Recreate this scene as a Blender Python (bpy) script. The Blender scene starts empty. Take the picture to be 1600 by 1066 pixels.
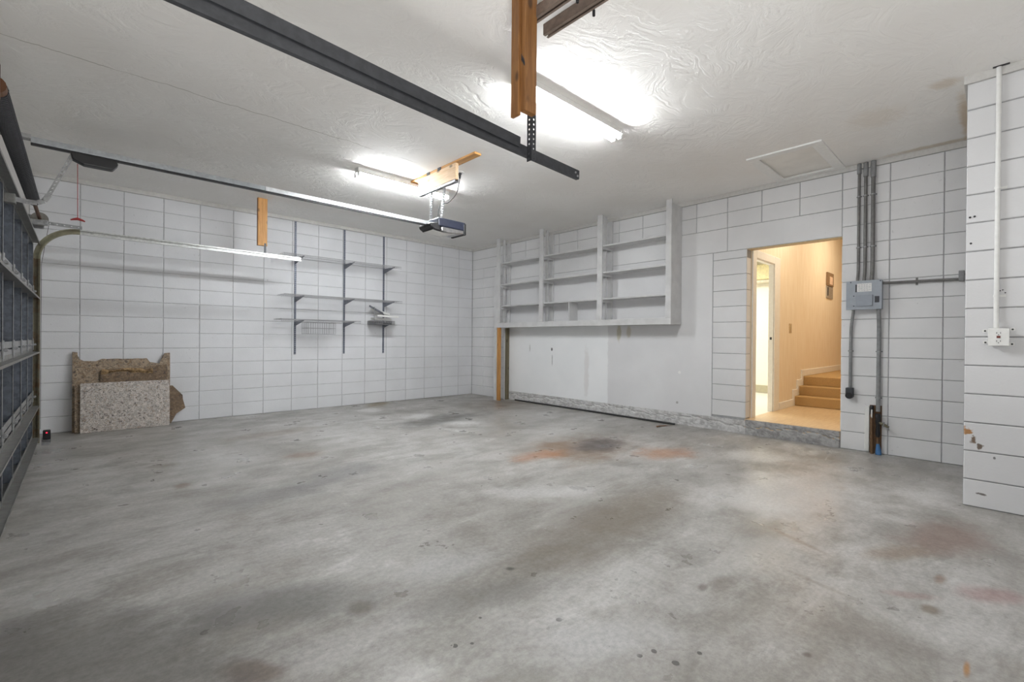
import bpy, bmesh, math, random
from mathutils import Vector, Matrix
random.seed(7)
SC = bpy.context.scene
COL = SC.collection
H = 3.05            # ceiling height
XR = 6.048          # right wall face
YB = 7.668          # left (far) wall face
XF = -0.425         # front wall (garage door side) face
XP = 4.600          # pier face
YP = 0.184          # pier end
YK = -2.6           # wall behind the camera

# ------------------------------------------------------------------ camera, world, light, exposure
def set_camera():
    f, yaw, pitch, roll, h = 719.802, 0.816362, -0.003253, 0.008336, 1.153169
    F = Vector((math.cos(yaw)*math.cos(pitch), math.sin(yaw)*math.cos(pitch), math.sin(pitch)))
    r0 = Vector((math.sin(yaw), -math.cos(yaw), 0)); u0 = r0.cross(F)
    r = r0*math.cos(roll)+u0*math.sin(roll); u = u0*math.cos(roll)-r0*math.sin(roll)
    cd = bpy.data.cameras.new('camera'); co = bpy.data.objects.new('camera', cd); COL.objects.link(co)
    M = Matrix((( r.x, u.x, -F.x, 0), (r.y, u.y, -F.y, 0), (r.z, u.z, -F.z, h), (0, 0, 0, 1)))
    co.matrix_world = M
    cd.sensor_width = 36.0; cd.lens = 36.0*f/1600.0; cd.clip_start = 0.02
    SC.camera = co
set_camera()
W = bpy.data.worlds.new('world'); SC.world = W; W.use_nodes = True
W.node_tree.nodes['Background'].inputs[0].default_value = (0.90, 0.95, 1.0, 1)
W.node_tree.nodes['Background'].inputs[1].default_value = 0.6
SC.view_settings.view_transform = 'Standard'; SC.view_settings.look = 'None'
SC.view_settings.gamma = 1.0; SC.view_settings.use_curve_mapping = False
SC.view_settings.exposure = 0.2
TUBE = 165.0         # radiance of the fluorescent tubes
SC.cycles.max_bounces = 14; SC.cycles.diffuse_bounces = 8
def area(name, loc, size, power, col, rot=(0, 0, 0)):
    l = bpy.data.lights.new(name, 'AREA'); l.shape = 'RECTANGLE'; l.size, l.size_y = size
    l.energy = power; l.color = col
    o = bpy.data.objects.new(name, l); COL.objects.link(o); o.location = loc; o.rotation_euler = rot
    return o
area('hall_lamp', (9.4, 1.25, 3.26), (1.2, 0.4), 21, (1.0, 0.88, 0.71))
area('entry_lamp', (7.1, 1.6, 3.26), (0.4, 0.4), 15, (1.0, 0.88, 0.71))
area('ceiling_fill_light', (0.1, -0.1, 0.35), (1.6, 1.6), 88, (1.0, 0.98, 0.95), (math.pi, 0, 0))   # unseen fill light added below the camera to brighten the ceiling
area('side_room_lamp', (7.9, 3.7, 2.62), (1.0, 1.0), 52, (1.0, 0.97, 0.90))

# ------------------------------------------------------------------ node helpers
class NT:
    def __init__(s, name):
        s.m = bpy.data.materials.new(name); s.m.use_nodes = True
        s.t = s.m.node_tree; s.t.nodes.clear()
        s.out = s.t.nodes.new('ShaderNodeOutputMaterial')
        s.b = s.t.nodes.new('ShaderNodeBsdfPrincipled')
        s.t.links.new(s.b.outputs[0], s.out.inputs[0])
    def n(s, typ, ins=None, **kw):
        x = s.t.nodes.new(typ)
        for k, v in kw.items(): setattr(x, k, v)
        for k, v in (ins or {}).items(): s.put(x.inputs[k], v)
        return x
    def put(s, sock, v):
        if hasattr(v, 'is_output'): s.t.links.new(v, sock)
        else:
            if isinstance(v, (tuple, list)) and len(v) == 3 and sock.type == 'RGBA': v = tuple(v)+(1,)
            sock.default_value = v
    def math(s, op, a, b=0.0, c=0.0, clamp=False):
        x = s.n('ShaderNodeMath', {0: a, 1: b, 2: c}, operation=op); x.use_clamp = clamp; return x.outputs[0]
    def vmath(s, op, a, b=(0, 0, 0)):
        x = s.n('ShaderNodeVectorMath', {0: a, 1: b}, operation=op)
        return x.outputs['Value'] if op in ('DOT_PRODUCT', 'LENGTH') else x.outputs[0]
    def pos(s): return s.n('ShaderNodeNewGeometry').outputs['Position']
    def obj(s): return s.n('ShaderNodeTexCoord').outputs['Object']
    def scale(s, v, sc): return s.vmath('MULTIPLY', v, sc)
    def noise(s, v, scale, detail=4, rough=0.55, dist=0.0):
        return s.n('ShaderNodeTexNoise', {'Vector': v, 'Scale': scale, 'Detail': detail, 'Roughness': rough, 'Distortion': dist}).outputs[0]
    def voro(s, v, scale, out=0, feature='F1'):
        return s.n('ShaderNodeTexVoronoi', {'Vector': v, 'Scale': scale}, feature=feature).outputs[out]
    def ramp(s, f, a, b, lo=0.0, hi=1.0, smooth=True):
        return s.n('ShaderNodeMapRange', {0: f, 1: a, 2: b, 3: lo, 4: hi}, interpolation_type='SMOOTHSTEP' if smooth else 'LINEAR').outputs[0]
    def mix(s, f, a, b, blend='MIX'):
        x = s.n('ShaderNodeMix', data_type='RGBA', blend_type=blend)
        s.put(x.inputs[0], f); s.put(x.inputs[6], a); s.put(x.inputs[7], b); return x.outputs[2]
    def bump(s, h, strength=0.3, dist=0.01):
        x = s.n('ShaderNodeBump', {'Height': h, 'Strength': strength, 'Distance': dist}); s.put(s.b.inputs['Normal'], x.outputs[0])
    def set(s, col=None, rough=None, metal=None, spec=None):
        if col is not None: s.put(s.b.inputs['Base Color'], col)
        if rough is not None: s.put(s.b.inputs['Roughness'], rough)
        if metal is not None: s.put(s.b.inputs['Metallic'], metal)
        if spec is not None: s.put(s.b.inputs['Specular IOR Level'], spec)
        return s.m

def m_plain(name, col, rough=0.5, metal=0.0, var=0.12, scale=30, bump=0.0, stretch=(1, 1, 1)):
    t = NT(name); v = t.scale(t.pos(), stretch); f = t.noise(v, scale, 4)
    c = t.mix(t.ramp(f, 0.3, 0.7), tuple(x*(1-var) for x in col), tuple(min(1, x*(1+var)) for x in col))
    if bump: t.bump(f, bump, 0.004)
    return t.set(c, rough, metal)

def m_paint(name, col, marks=None, speck=0.0, bumps=0.35):
    """painted masonry / plaster; marks: list of (centre, half extents, colour, strength) world-space stains"""
    t = NT(name); p = t.pos()
    f1 = t.noise(p, 1.7, 4); f2 = t.noise(p, 60, 4, 0.7); f3 = t.noise(p, 9, 5, 0.6)
    c = t.mix(t.ramp(f1, 0.3, 0.7), tuple(x*0.95 for x in col), tuple(min(1, x*1.03) for x in col))
    rnd = t.n('ShaderNodeObjectInfo').outputs['Random']
    c = t.mix(t.math('MULTIPLY', rnd, 0.06), c, tuple(x*0.80 for x in col))
    if speck:
        k = t.math('MULTIPLY', t.ramp(t.noise(p, 30, 4, 0.65), 0.655, 0.70), t.ramp(t.noise(p, 1.1, 2), 0.48, 0.66))
        c = t.mix(t.math('MULTIPLY', k, speck), c, (0.10, 0.09, 0.08))
    for (ctr, ext, mc, st) in (marks or []):
        d = t.vmath('LENGTH', t.vmath('DIVIDE', t.vmath('SUBTRACT', p, ctr), ext))
        d = t.math('ADD', d, t.math('MULTIPLY', t.math('SUBTRACT', t.noise(p, 26, 5, 0.65), 0.5), 3.2))
        c = t.mix(t.ramp(d, 1.0, 0.55, 0, st), c, mc)
    t.bump(t.math('ADD', f2, t.math('MULTIPLY', f3, 0.8)), bumps, 0.003)
    return t.set(c, 0.62)

def m_wood(name, c1, c2, axis=2, rough=0.55, knots=True):
    t = NT(name); p = t.pos()
    st = [9.0, 9.0, 9.0]; st[axis] = 0.7
    v = t.scale(p, tuple(st))
    f = t.noise(v, 5.0, 6, 0.6, 0.8)
    c = t.mix(t.ramp(f, 0.32, 0.68), c1, c2)
    if knots:
        sk = [10.0, 10.0, 10.0]; sk[axis] = 5.0
        k = t.voro(t.scale(p, tuple(sk)), 1.0)
        c = t.mix(t.ramp(k, 0.22, 0.10, 0, 0.8), c, tuple(x*0.25 for x in c1))
    t.bump(f, 0.2, 0.002)
    return t.set(c, rough)

def m_metal(name, col, rough=0.4, metal=0.8, mottled=0.0, rust=0.0, var=0.15):
    t = NT(name); p = t.pos()
    f = t.noise(p, 25, 5, 0.6)
    c = t.mix(t.ramp(f, 0.3, 0.7), tuple(x*(1-var) for x in col), tuple(min(1, x*(1+var)) for x in col))
    if mottled:
        v = t.voro(p, 45, 1)
        g = t.n('ShaderNodeRGBToBW', {0: v}).outputs[0]
        c = t.mix(t.math('MULTIPLY', t.ramp(g, 0.2, 0.9), mottled), c, tuple(min(1, x*1.9) for x in col))
    if rust:
        r = t.noise(p, 7, 6, 0.7)
        c = t.mix(t.ramp(r, 0.46, 0.66, 0, rust), c, (0.13, 0.06, 0.025))
    return t.set(c, rough, metal)

def m_granite(name, tone, warm, scale=1.0):
    t = NT(name); p = t.pos()
    v = t.scale(p, (1, 1, 1.0))
    n1 = t.noise(v, 30*scale, 4, 0.65, 1.5); n2 = t.noise(t.vmath('ADD', v, (3, 7, 1)), 44*scale, 4, 0.7, 1.2); n3 = t.noise(t.vmath('ADD', v, (9, 2, 4)), 24*scale, 4, 0.65, 1.8)
    c = t.mix(t.ramp(n1, 0.40, 0.58), tuple(x*0.62 for x in tone), tone)
    c = t.mix(t.ramp(n3, 0.52, 0.62, 0, 0.75), c, warm)
    c = t.mix(t.ramp(n2, 0.565, 0.62, 0, 0.92), c, (0.06, 0.045, 0.04))
    c = t.mix(t.ramp(n2, 0.43, 0.37, 0, 0.8), c, tuple(min(1, x*1.35) for x in tone))
    return t, c

# ------------------------------------------------------------------ mesh helpers
class MB:
    def __init__(s): s.v = []; s.f = []
    def add(s, vs, fs):
        o = len(s.v); s.v += [tuple(v) for v in vs]; s.f += [tuple(i+o for i in f) for f in fs]; return s
    def box(s, x0, x1, y0, y1, z0, z1):
        x0, x1 = sorted((x0, x1)); y0, y1 = sorted((y0, y1)); z0, z1 = sorted((z0, z1))
        return s.add([(x0, y0, z0), (x1, y0, z0), (x1, y1, z0), (x0, y1, z0), (x0, y0, z1), (x1, y0, z1), (x1, y1, z1), (x0, y1, z1)],
                     [(0, 3, 2, 1), (4, 5, 6, 7), (0, 1, 5, 4), (1, 2, 6, 5), (2, 3, 7, 6), (3, 0, 4, 7)])
    def obox(s, c, ax, ay, az):
        """oriented box: centre, three half-axis vectors"""
        c = Vector(c); ax, ay, az = Vector(ax), Vector(ay), Vector(az)
        if ax.cross(ay).dot(az) < 0: az = -az
        vs = [c+i*ax+j*ay+k*az for k in (-1, 1) for (i, j) in ((-1, -1), (1, -1), (1, 1), (-1, 1))]
        return s.add(vs, [(0, 3, 2, 1), (4, 5, 6, 7), (0, 1, 5, 4), (1, 2, 6, 5), (2, 3, 7, 6), (3, 0, 4, 7)])
    def bar(s, p0, p1, w, h, up=(0, 0, 1)):
        p0, p1 = Vector(p0), Vector(p1); d = p1-p0; L = d.length; d.normalize()
        sd = d.cross(Vector(up))
        if sd.length < 1e-4: sd = d.cross(Vector((1, 0, 0)))
        sd.normalize(); uu = sd.cross(d)
        return s.obox((p0+p1)/2, d*L/2, sd*w/2, uu*h/2)
    def tube(s, path, r, n=10, cap=True, radii=None):
        P = [Vector(p) for p in path]; rings = []
        prev = None
        for i, p in enumerate(P):
            d = (P[min(i+1, len(P)-1)]-P[max(i-1, 0)]).normalized()
            if prev is None:
                a = d.cross(Vector((0, 0, 1)))
                if a.length < 1e-3: a = d.cross(Vector((1, 0, 0)))
            else: a = prev-d*prev.dot(d)
            a.normalize(); b = d.cross(a); prev = a
            rr = radii[i] if radii else r
            rings.append([p+(a*math.cos(2*math.pi*k/n)+b*math.sin(2*math.pi*k/n))*rr for k in range(n)])
        vs = [v for R in rings for v in R]; fs = []
        for i in range(len(P)-1):
            for k in range(n):
                fs.append((i*n+k, i*n+(k+1) % n, (i+1)*n+(k+1) % n, (i+1)*n+k))
        if cap:
            fs.append(tuple(range(n-1, -1, -1))); fs.append(tuple((len(P)-1)*n+k for k in range(n)))
        return s.add(vs, fs)
    def prism(s, poly, o, u, v, n, t0, t1):
        """polygon in the plane (o,u,v) extruded along n from t0 to t1"""
        o, u, v, n = Vector(o), Vector(u), Vector(v), Vector(n); k = len(poly)
        a = [o+u*p[0]+v*p[1]+n*t0 for p in poly]; b = [o+u*p[0]+v*p[1]+n*t1 for p in poly]
        fs = [tuple(range(k-1, -1, -1)), tuple(range(k, 2*k))]+[(i, (i+1) % k, k+(i+1) % k, k+i) for i in range(k)]
        return s.add(a+b, fs)
    def sweep(s, prof, path, side):
        """open profile [(a,b)] swept along path; a along side, b along the in-plane normal; sheet"""
        P = [Vector(p) for p in path]; side = Vector(side); k = len(prof); vs = []
        for i, p in enumerate(P):
            d = (P[min(i+1, len(P)-1)]-P[max(i-1, 0)]).normalized(); nn = d.cross(side).normalized()
            vs += [p+side*a+nn*b for a, b in prof]
        fs = [(i*k+j, i*k+j+1, (i+1)*k+j+1, (i+1)*k+j) for i in range(len(P)-1) for j in range(k-1)]
        return s.add(vs, fs)
    def build(s, name, mat, parent=None, loc=None, bevel=0.0, smooth=False, solid=0.0, seg=2):
        me = bpy.data.meshes.new(name)
        if loc is None: loc = (0, 0, 0)
        off = Vector(loc); q = parent
        while q is not None: off += Vector(q.location); q = q.parent
        me.from_pydata([Vector(v)-off for v in s.v], [], s.f)
        bm = bmesh.new(); bm.from_mesh(me); bmesh.ops.recalc_face_normals(bm, faces=bm.faces); bm.to_mesh(me); bm.free()
        me.materials.append(mat)
        if smooth:
            for pl in me.polygons: pl.use_smooth = True
        o = bpy.data.objects.new(name, me); COL.objects.link(o); o.location = loc; o.parent = parent
        if solid:
            m = o.modifiers.new('solid', 'SOLIDIFY'); m.thickness = solid; m.offset = 0
        if bevel:
            m = o.modifiers.new('bevel', 'BEVEL'); m.width = bevel; m.segments = seg; m.limit_method = 'ANGLE'; m.angle_limit = math.radians(40)
        if smooth:
            m = o.modifiers.new('es', 'EDGE_SPLIT'); m.split_angle = math.radians(40)
        return o

def tag(o, label=None, cat=None, group=None, kind=None):
    if label: o['label'] = label
    if cat: o['category'] = cat
    if group: o['group'] = group
    if kind: o['kind'] = kind
    return o
def thing(name, label, cat, loc, group=None):
    o = bpy.data.objects.new(name, None); COL.objects.link(o); o.location = loc; o.empty_display_size = 0.1
    return tag(o, label, cat, group)
def struct(name, mb, mat, **kw): return tag(mb.build(name, mat, **kw), kind='structure')
def ladder(mb, p0, p1, w, t, wdir, hole, pitch):
    """perforated flat strip with real square holes"""
    p0, p1, wd = Vector(p0), Vector(p1), Vector(wdir).normalized(); d = p1-p0; L = d.length; d.normalize()
    nn = d.cross(wd).normalized(); rw = (w-hole)/2
    for sgn in (-1, 1):
        mb.obox((p0+p1)/2+wd*sgn*(w-rw)/2, d*L/2, wd*rw/2, nn*t/2)
    n = max(1, int(L/pitch)); pt = L/n
    for i in range(n+1):
        a = max(0, i*pt-(pt-hole)/2); b = min(L, i*pt+(pt-hole)/2)
        mb.obox(p0+d*(a+b)/2, d*(b-a)/2, wd*(hole/2+0.0005), nn*t/2)
    return mb

# ------------------------------------------------------------------ materials
MARK_PIER = [((XP, 0.165, 0.53), (0.2, 0.030, 0.030), (0.38, 0.16, 0.02), 0.9), ((XP, 0.135, 0.475), (0.2, 0.018, 0.03), (0.12, 0.06, 0.02), 0.9),
             ((XP, 0.10, 0.43), (0.2, 0.020, 0.02), (0.10, 0.06, 0.03), 0.9), ((XP, 0.09, 0.10), (0.2, 0.03, 0.010), (0.12, 0.10, 0.09), 0.9),
             ((XP, 0.03, 0.36), (0.2, 0.008, 0.012), (0.10, 0.09, 0.09), 0.8)]
M = {}
M['block'] = m_paint('painted_block', (0.70, 0.705, 0.725), speck=0.6)
M['block_r'] = m_paint('painted_block_grey', (0.75, 0.75, 0.755), speck=0.25)
M['pier'] = m_paint('painted_pier', (0.70, 0.70, 0.71), MARK_PIER, speck=0.1)
M['mortar'] = m_plain('dusty_mortar', (0.50, 0.50, 0.51), 0.9)
M['mortar_l'] = m_plain('painted_mortar', (0.36, 0.36, 0.37), 0.9)
M['trim'] = m_plain('trim_paint', (0.58, 0.57, 0.55), 0.5, var=0.05)
M['grey_wood'] = m_plain('grey_painted_wood', (0.60, 0.60, 0.60), 0.5, var=0.06, scale=8, bump=0.1)
M['white_paint'] = m_plain('white_enamel', (0.80, 0.80, 0.78), 0.4, var=0.03)
M['orange_wood'] = m_wood('bare_pine', (0.42, 0.19, 0.045), (0.60, 0.31, 0.09), 2)
M['brown_wood'] = m_wood('aged_pine', (0.19, 0.080, 0.022), (0.29, 0.135, 0.042), 2)
M['pale_wood'] = m_wood('pale_pine', (0.62, 0.42, 0.24), (0.74, 0.55, 0.36), 1)
M['orange_wood_y'] = m_wood('bare_pine_flat', (0.45, 0.22, 0.06), (0.60, 0.33, 0.11), 1)
M['galv'] = m_metal('galvanized_steel', (0.125, 0.14, 0.165), 0.5, 0.35, mottled=0.35)
M['galv_light'] = m_metal('bright_galvanized', (0.30, 0.305, 0.31), 0.40, 0.6, mottled=0.25)
M['strut'] = m_metal('strut_steel', (0.24, 0.24, 0.23), 0.45, 0.5, rust=0.2)
M['track'] = m_metal('dark_track_steel', (0.055, 0.058, 0.065), 0.45, 0.5)
M['track_far'] = m_metal('track_galvanized', (0.50, 0.51, 0.50), 0.35, 0.7, mottled=0.2)
M['track_rust'] = m_metal('track_oily', (0.15, 0.135, 0.09), 0.5, 0.4, rust=0.8)
M['track_curve'] = m_metal('track_curve_greenish', (0.27, 0.26, 0.18), 0.45, 0.5, rust=0.25)
M['brown_rail'] = m_metal('brown_channel', (0.22, 0.17, 0.14), 0.5, 0.3)
M['rail'] = m_metal('rail_grey', (0.34, 0.36, 0.38), 0.35, 0.6)
M['black'] = m_plain('black_plastic', (0.012, 0.012, 0.014), 0.4)
M['spring'] = m_metal('black_spring', (0.025, 0.026, 0.03), 0.5, 0.5)
M['rusty'] = m_metal('rusty_tube', (0.11, 0.048, 0.022), 0.6, 0.3, rust=0.5)
M['red'] = m_plain('red_cord', (0.30, 0.02, 0.02), 0.5)
M['navy'] = m_plain('dark_navy_plastic', (0.030, 0.036, 0.065), 0.35)
M['lens'] = m_plain('frosted_lens', (0.80, 0.80, 0.78), 0.25, var=0.03)
M['silver'] = m_metal('silver_cover', (0.45, 0.45, 0.46), 0.25, 0.8)
M['std'] = m_metal('shelf_steel', (0.20, 0.22, 0.27), 0.45, 0.4)
M['bracket'] = m_metal('bracket_steel', (0.20, 0.21, 0.24), 0.5, 0.4)
M['wire'] = m_plain('white_wire', (0.33, 0.33, 0.34), 0.4, var=0.05)
M['dark_slot'] = m_plain('slot_dark', (0.03, 0.03, 0.04), 0.7)
M['conduit'] = m_metal('grey_pvc_conduit', (0.17, 0.165, 0.16), 0.5, 0.1)
M['conduit_l'] = m_metal('grey_pvc_light', (0.25, 0.255, 0.26), 0.5, 0.1)
M['panel'] = m_plain('panel_grey', (0.33, 0.36, 0.40), 0.4, var=0.04)
M['paper'] = m_plain('paper_label', (0.72, 0.72, 0.70), 0.6, var=0.1, scale=90)
M['dgrey'] = m_plain('dark_grey_plastic', (0.04, 0.043, 0.05), 0.5)
M['copper'] = m_metal('dirty_brown_pipe', (0.17, 0.10, 0.055), 0.5, 0.4, rust=0.5)
M['blue'] = m_plain('blue_tape', (0.05, 0.16, 0.36), 0.5)
M['hall_paper'] = None
M['carpet'] = m_plain('tan_carpet', (0.44, 0.285, 0.12), 0.9, var=0.10, scale=120, bump=0.4)
M['pipe_black'] = m_plain('black_pipe', (0.03, 0.03, 0.03), 0.45)
M['leaf'] = m_plain('dry_leaf', (0.20, 0.10, 0.04), 0.8)
def mk_hall():
    t = NT('yellow_wallpaper'); p = t.pos(); v = t.scale(p, (40, 40, 2.2))
    f = t.noise(v, 1.0, 5, 0.65)
    c = t.mix(t.ramp(f, 0.35, 0.65), (0.77, 0.66, 0.50), (0.84, 0.75, 0.61))
    t.bump(f, 0.15, 0.002); M['hall_paper'] = t.set(c, 0.5)
    t = NT('hall_vinyl'); p = t.pos(); f = t.noise(t.scale(p, (3, 30, 1)), 2, 5, 0.6)
    c = t.mix(t.ramp(f, 0.3, 0.7), (0.56, 0.40, 0.23), (0.66, 0.50, 0.31)); M['hall_floor'] = t.set(c, 0.35)
mk_hall()
def mk_tube():
    t = NT('lit_tube'); t.put(t.b.inputs['Emission Color'], (0.95, 0.98, 1.0, 1)); t.put(t.b.inputs['Emission Strength'], TUBE)
    M['tube'] = t.set((0.9, 0.9, 0.9), 0.4)
    t = NT('red_led'); t.put(t.b.inputs['Emission Color'], (1.0, 0.03, 0.08, 1)); t.put(t.b.inputs['Emission Strength'], 1.5)
    M['led'] = t.set((0.4, 0.0, 0.0), 0.3)
mk_tube()
def mk_granite():
    t, c = m_granite('granite_polished', (0.55, 0.505, 0.465), (0.33, 0.25, 0.19)); M['granite'] = t.set(c, 0.3)
    t, c = m_granite('granite_brown', (0.34, 0.26, 0.18), (0.20, 0.12, 0.06), 0.8); M['granite_b'] = t.set(c, 0.5)
    t, c = m_granite('granite_dark', (0.22, 0.15, 0.09), (0.12, 0.07, 0.035), 0.7); t.bump(t.noise(t.pos(), 30, 5, 0.7), 0.6, 0.01); M['granite_d'] = t.set(c, 0.6)
    t = NT('granite_raw'); f = t.noise(t.pos(), 28, 6, 0.7); c = t.mix(t.ramp(f, 0.35, 0.65), (0.10, 0.055, 0.025), (0.46, 0.31, 0.15)); t.bump(f, 1.0, 0.02); M['granite_raw'] = t.set(c, 0.8)
mk_granite()

# ------------------------------------------------------------------ floor
STAINS_AND_LIGHT = [
 ((3.903,3.089),(0.967,-1.216),(-0.779,-1.274),(0.19,0.13,0.085),0.72,1.1),
 ((4.208,3.062),(1.876,-2.568),(-1.325,-2.242),(0.07,0.055,0.05),0.85,1.1),
 ((4.372,2.381),(1.397,-2.551),(-2.472,-2.815),(0.36,0.16,0.06),0.55,1.1),
 ((3.379,3.116),(2.374,-2.564),(-1.845,-4.436),(0.34,0.15,0.06),0.50,1.1),
 ((2.708,1.704),(0.917,-0.903),(-0.514,-3.288),(0.15,0.12,0.09),0.55,0.6),
 ((1.882,1.590),(1.732,-1.484),(-1.652,-4.648),(0.16,0.135,0.11),0.50,0.6),
 ((3.758,0.214),(0.253,-4.254),(-2.566,-2.085),(0.20,0.13,0.105),0.60,0.9),
 ((3.262,0.388),(0.751,-6.151),(-6.362,-7.017),(0.20,0.14,0.09),0.50,0.9),
 ((3.065,0.012),(0.058,-8.231),(-9.133,-5.275),(0.26,0.13,0.12),0.45,0.9),
 ((2.768,0.283),(0.948,-8.972),(-22.247,-14.382),(0.27,0.15,0.13),0.30,0.9),
 ((3.805,5.513),(1.063,-0.731),(-0.171,-2.399),(0.10,0.095,0.085),0.65,0.9),
 ((5.439,6.105),(1.097,-0.975),(-0.993,-1.190),(0.16,0.13,0.10),0.60,0.7),
 ((3.679,5.909),(3.513,-2.181),(-0.880,-3.559),(0.62,0.61,0.60),0.55,1.2),
 ((3.815,5.040),(3.534,-2.667),(-2.014,-3.706),(0.60,0.59,0.58),0.55,1.2),
 ((3.424,6.932),(4.562,-2.248),(-1.264,-3.416),(0.62,0.61,0.59),0.55,1.2),
 ((3.824,7.453),(3.763,-1.926),(0.804,-3.864),(0.17,0.13,0.07),0.75,0.8),
 ((1.604,3.821),(2.603,-1.087),(0.675,-3.762),(0.14,0.135,0.13),0.50,1.1),
 ((1.011,3.647),(2.597,-0.715),(-0.599,-4.061),(0.15,0.145,0.14),0.45,1.1),
 ((1.618,4.697),(4.335,-1.486),(-1.488,-5.970),(0.19,0.135,0.09),0.65,0.8),
 ((0.552,5.119),(6.421,-0.685),(-2.508,-7.604),(0.16,0.135,0.105),0.60,0.8),
 ((0.588,4.339),(14.460,-1.940),(0.156,-10.719),(0.17,0.12,0.08),0.60,0.7),
 ((1.688,5.979),(2.021,-0.568),(0.546,-5.178),(0.20,0.15,0.11),0.50,0.9),
 ((0.883,1.875),(12.880,-6.006),(-7.442,-12.457),(0.12,0.10,0.075),0.62,0.4),
 ((0.441,1.760),(8.416,-2.076),(-10.051,-10.944),(0.15,0.10,0.07),0.60,0.7),
 ((0.642,2.121),(2.051,-0.338),(-2.315,-4.816),(0.14,0.135,0.13),0.6,0.7),
 ((0.05,2.2),(1.9,0.02),(-1.5,-2.1),(0.12,0.112,0.105),0.60,1.2),  # falloff away from the tubes, painted as a dark near-left corner
 ((2.222,0.899),(5.288,-12.908),(-9.585,-6.515),(0.16,0.14,0.12),0.45,1.3),
 ((2.132,0.951),(16.505,-36.580),(-20.160,-22.125),(0.13,0.11,0.10),0.55,0.7),
 ((2.688,0.201),(2.117,-27.069),(-18.941,-6.042),(0.14,0.105,0.065),0.60,0.7),
 ((3.068,0.200),(2.706,-39.567),(-13.993,-15.374),(0.19,0.12,0.08),0.60,0.7),
 ((1.584,1.685),(28.415,-26.484),(-34.688,-38.166),(0.06,0.055,0.05),0.75,0.4),
 ((1.959,0.481),(12.270,-48.919),(-44.239,-23.312),(0.12,0.10,0.09),0.65,0.8),
 ((4.399,0.856),(4.273,-21.701),(-12.764,-1.059),(0.22,0.16,0.10),0.60,0.7),
 ((2.296,0.077),(8.839,-87.016),(-14.808,-48.338),(0.34,0.17,0.05),0.80,0.9),
 ((3.054,0.827),(1.376,-5.016),(-38.669,18.370),(0.20,0.15,0.11),0.40,1.0),
 ((2.571,0.574),(1.257,-5.531),(-52.117,11.996),(0.20,0.17,0.14),0.30,1.0),
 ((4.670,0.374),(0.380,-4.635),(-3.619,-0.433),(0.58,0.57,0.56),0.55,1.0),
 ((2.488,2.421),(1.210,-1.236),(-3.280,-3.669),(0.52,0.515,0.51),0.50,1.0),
 ((4.987,1.701),(0.945,-2.753),(-2.770,-0.600),(0.60,0.59,0.57),0.6,1.0),  # reflection of the bright doorway painted as a pale patch
 ((4.0,1.05),(0.5,-1.1),(-1.0,-1.2),(0.60,0.59,0.58),0.55,1.0),  # paler concrete, with the doorway's glow painted into its colour
 ((1.388,1.944),(2.272,-1.610),(-2.231,-5.882),(0.48,0.48,0.48),0.45,1.0),
 ((1.452,1.063),(1.890,-2.550),(-4.463,-4.872),(0.46,0.46,0.46),0.45,0.9),
 ((0.373,6.178),(1.634,-0.097),(-0.065,-3.516),(0.22,0.21,0.19),0.40,1.1),
 ((1.364,1.564),(1.960,-0.990),(-3.209,-7.803),(0.16,0.15,0.14),0.45,0.8),
 ((2.278,0.307),(-0.764,-4.416),(-8.152,-0.928),(0.20,0.18,0.165),0.45,1.2),
]
DRIPS = [((1.198,1.296),(2.731,-2.496),(-2.754,-3.999)), ((1.587,0.794),(2.964,-5.839),(-8.421,-9.177))]
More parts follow.
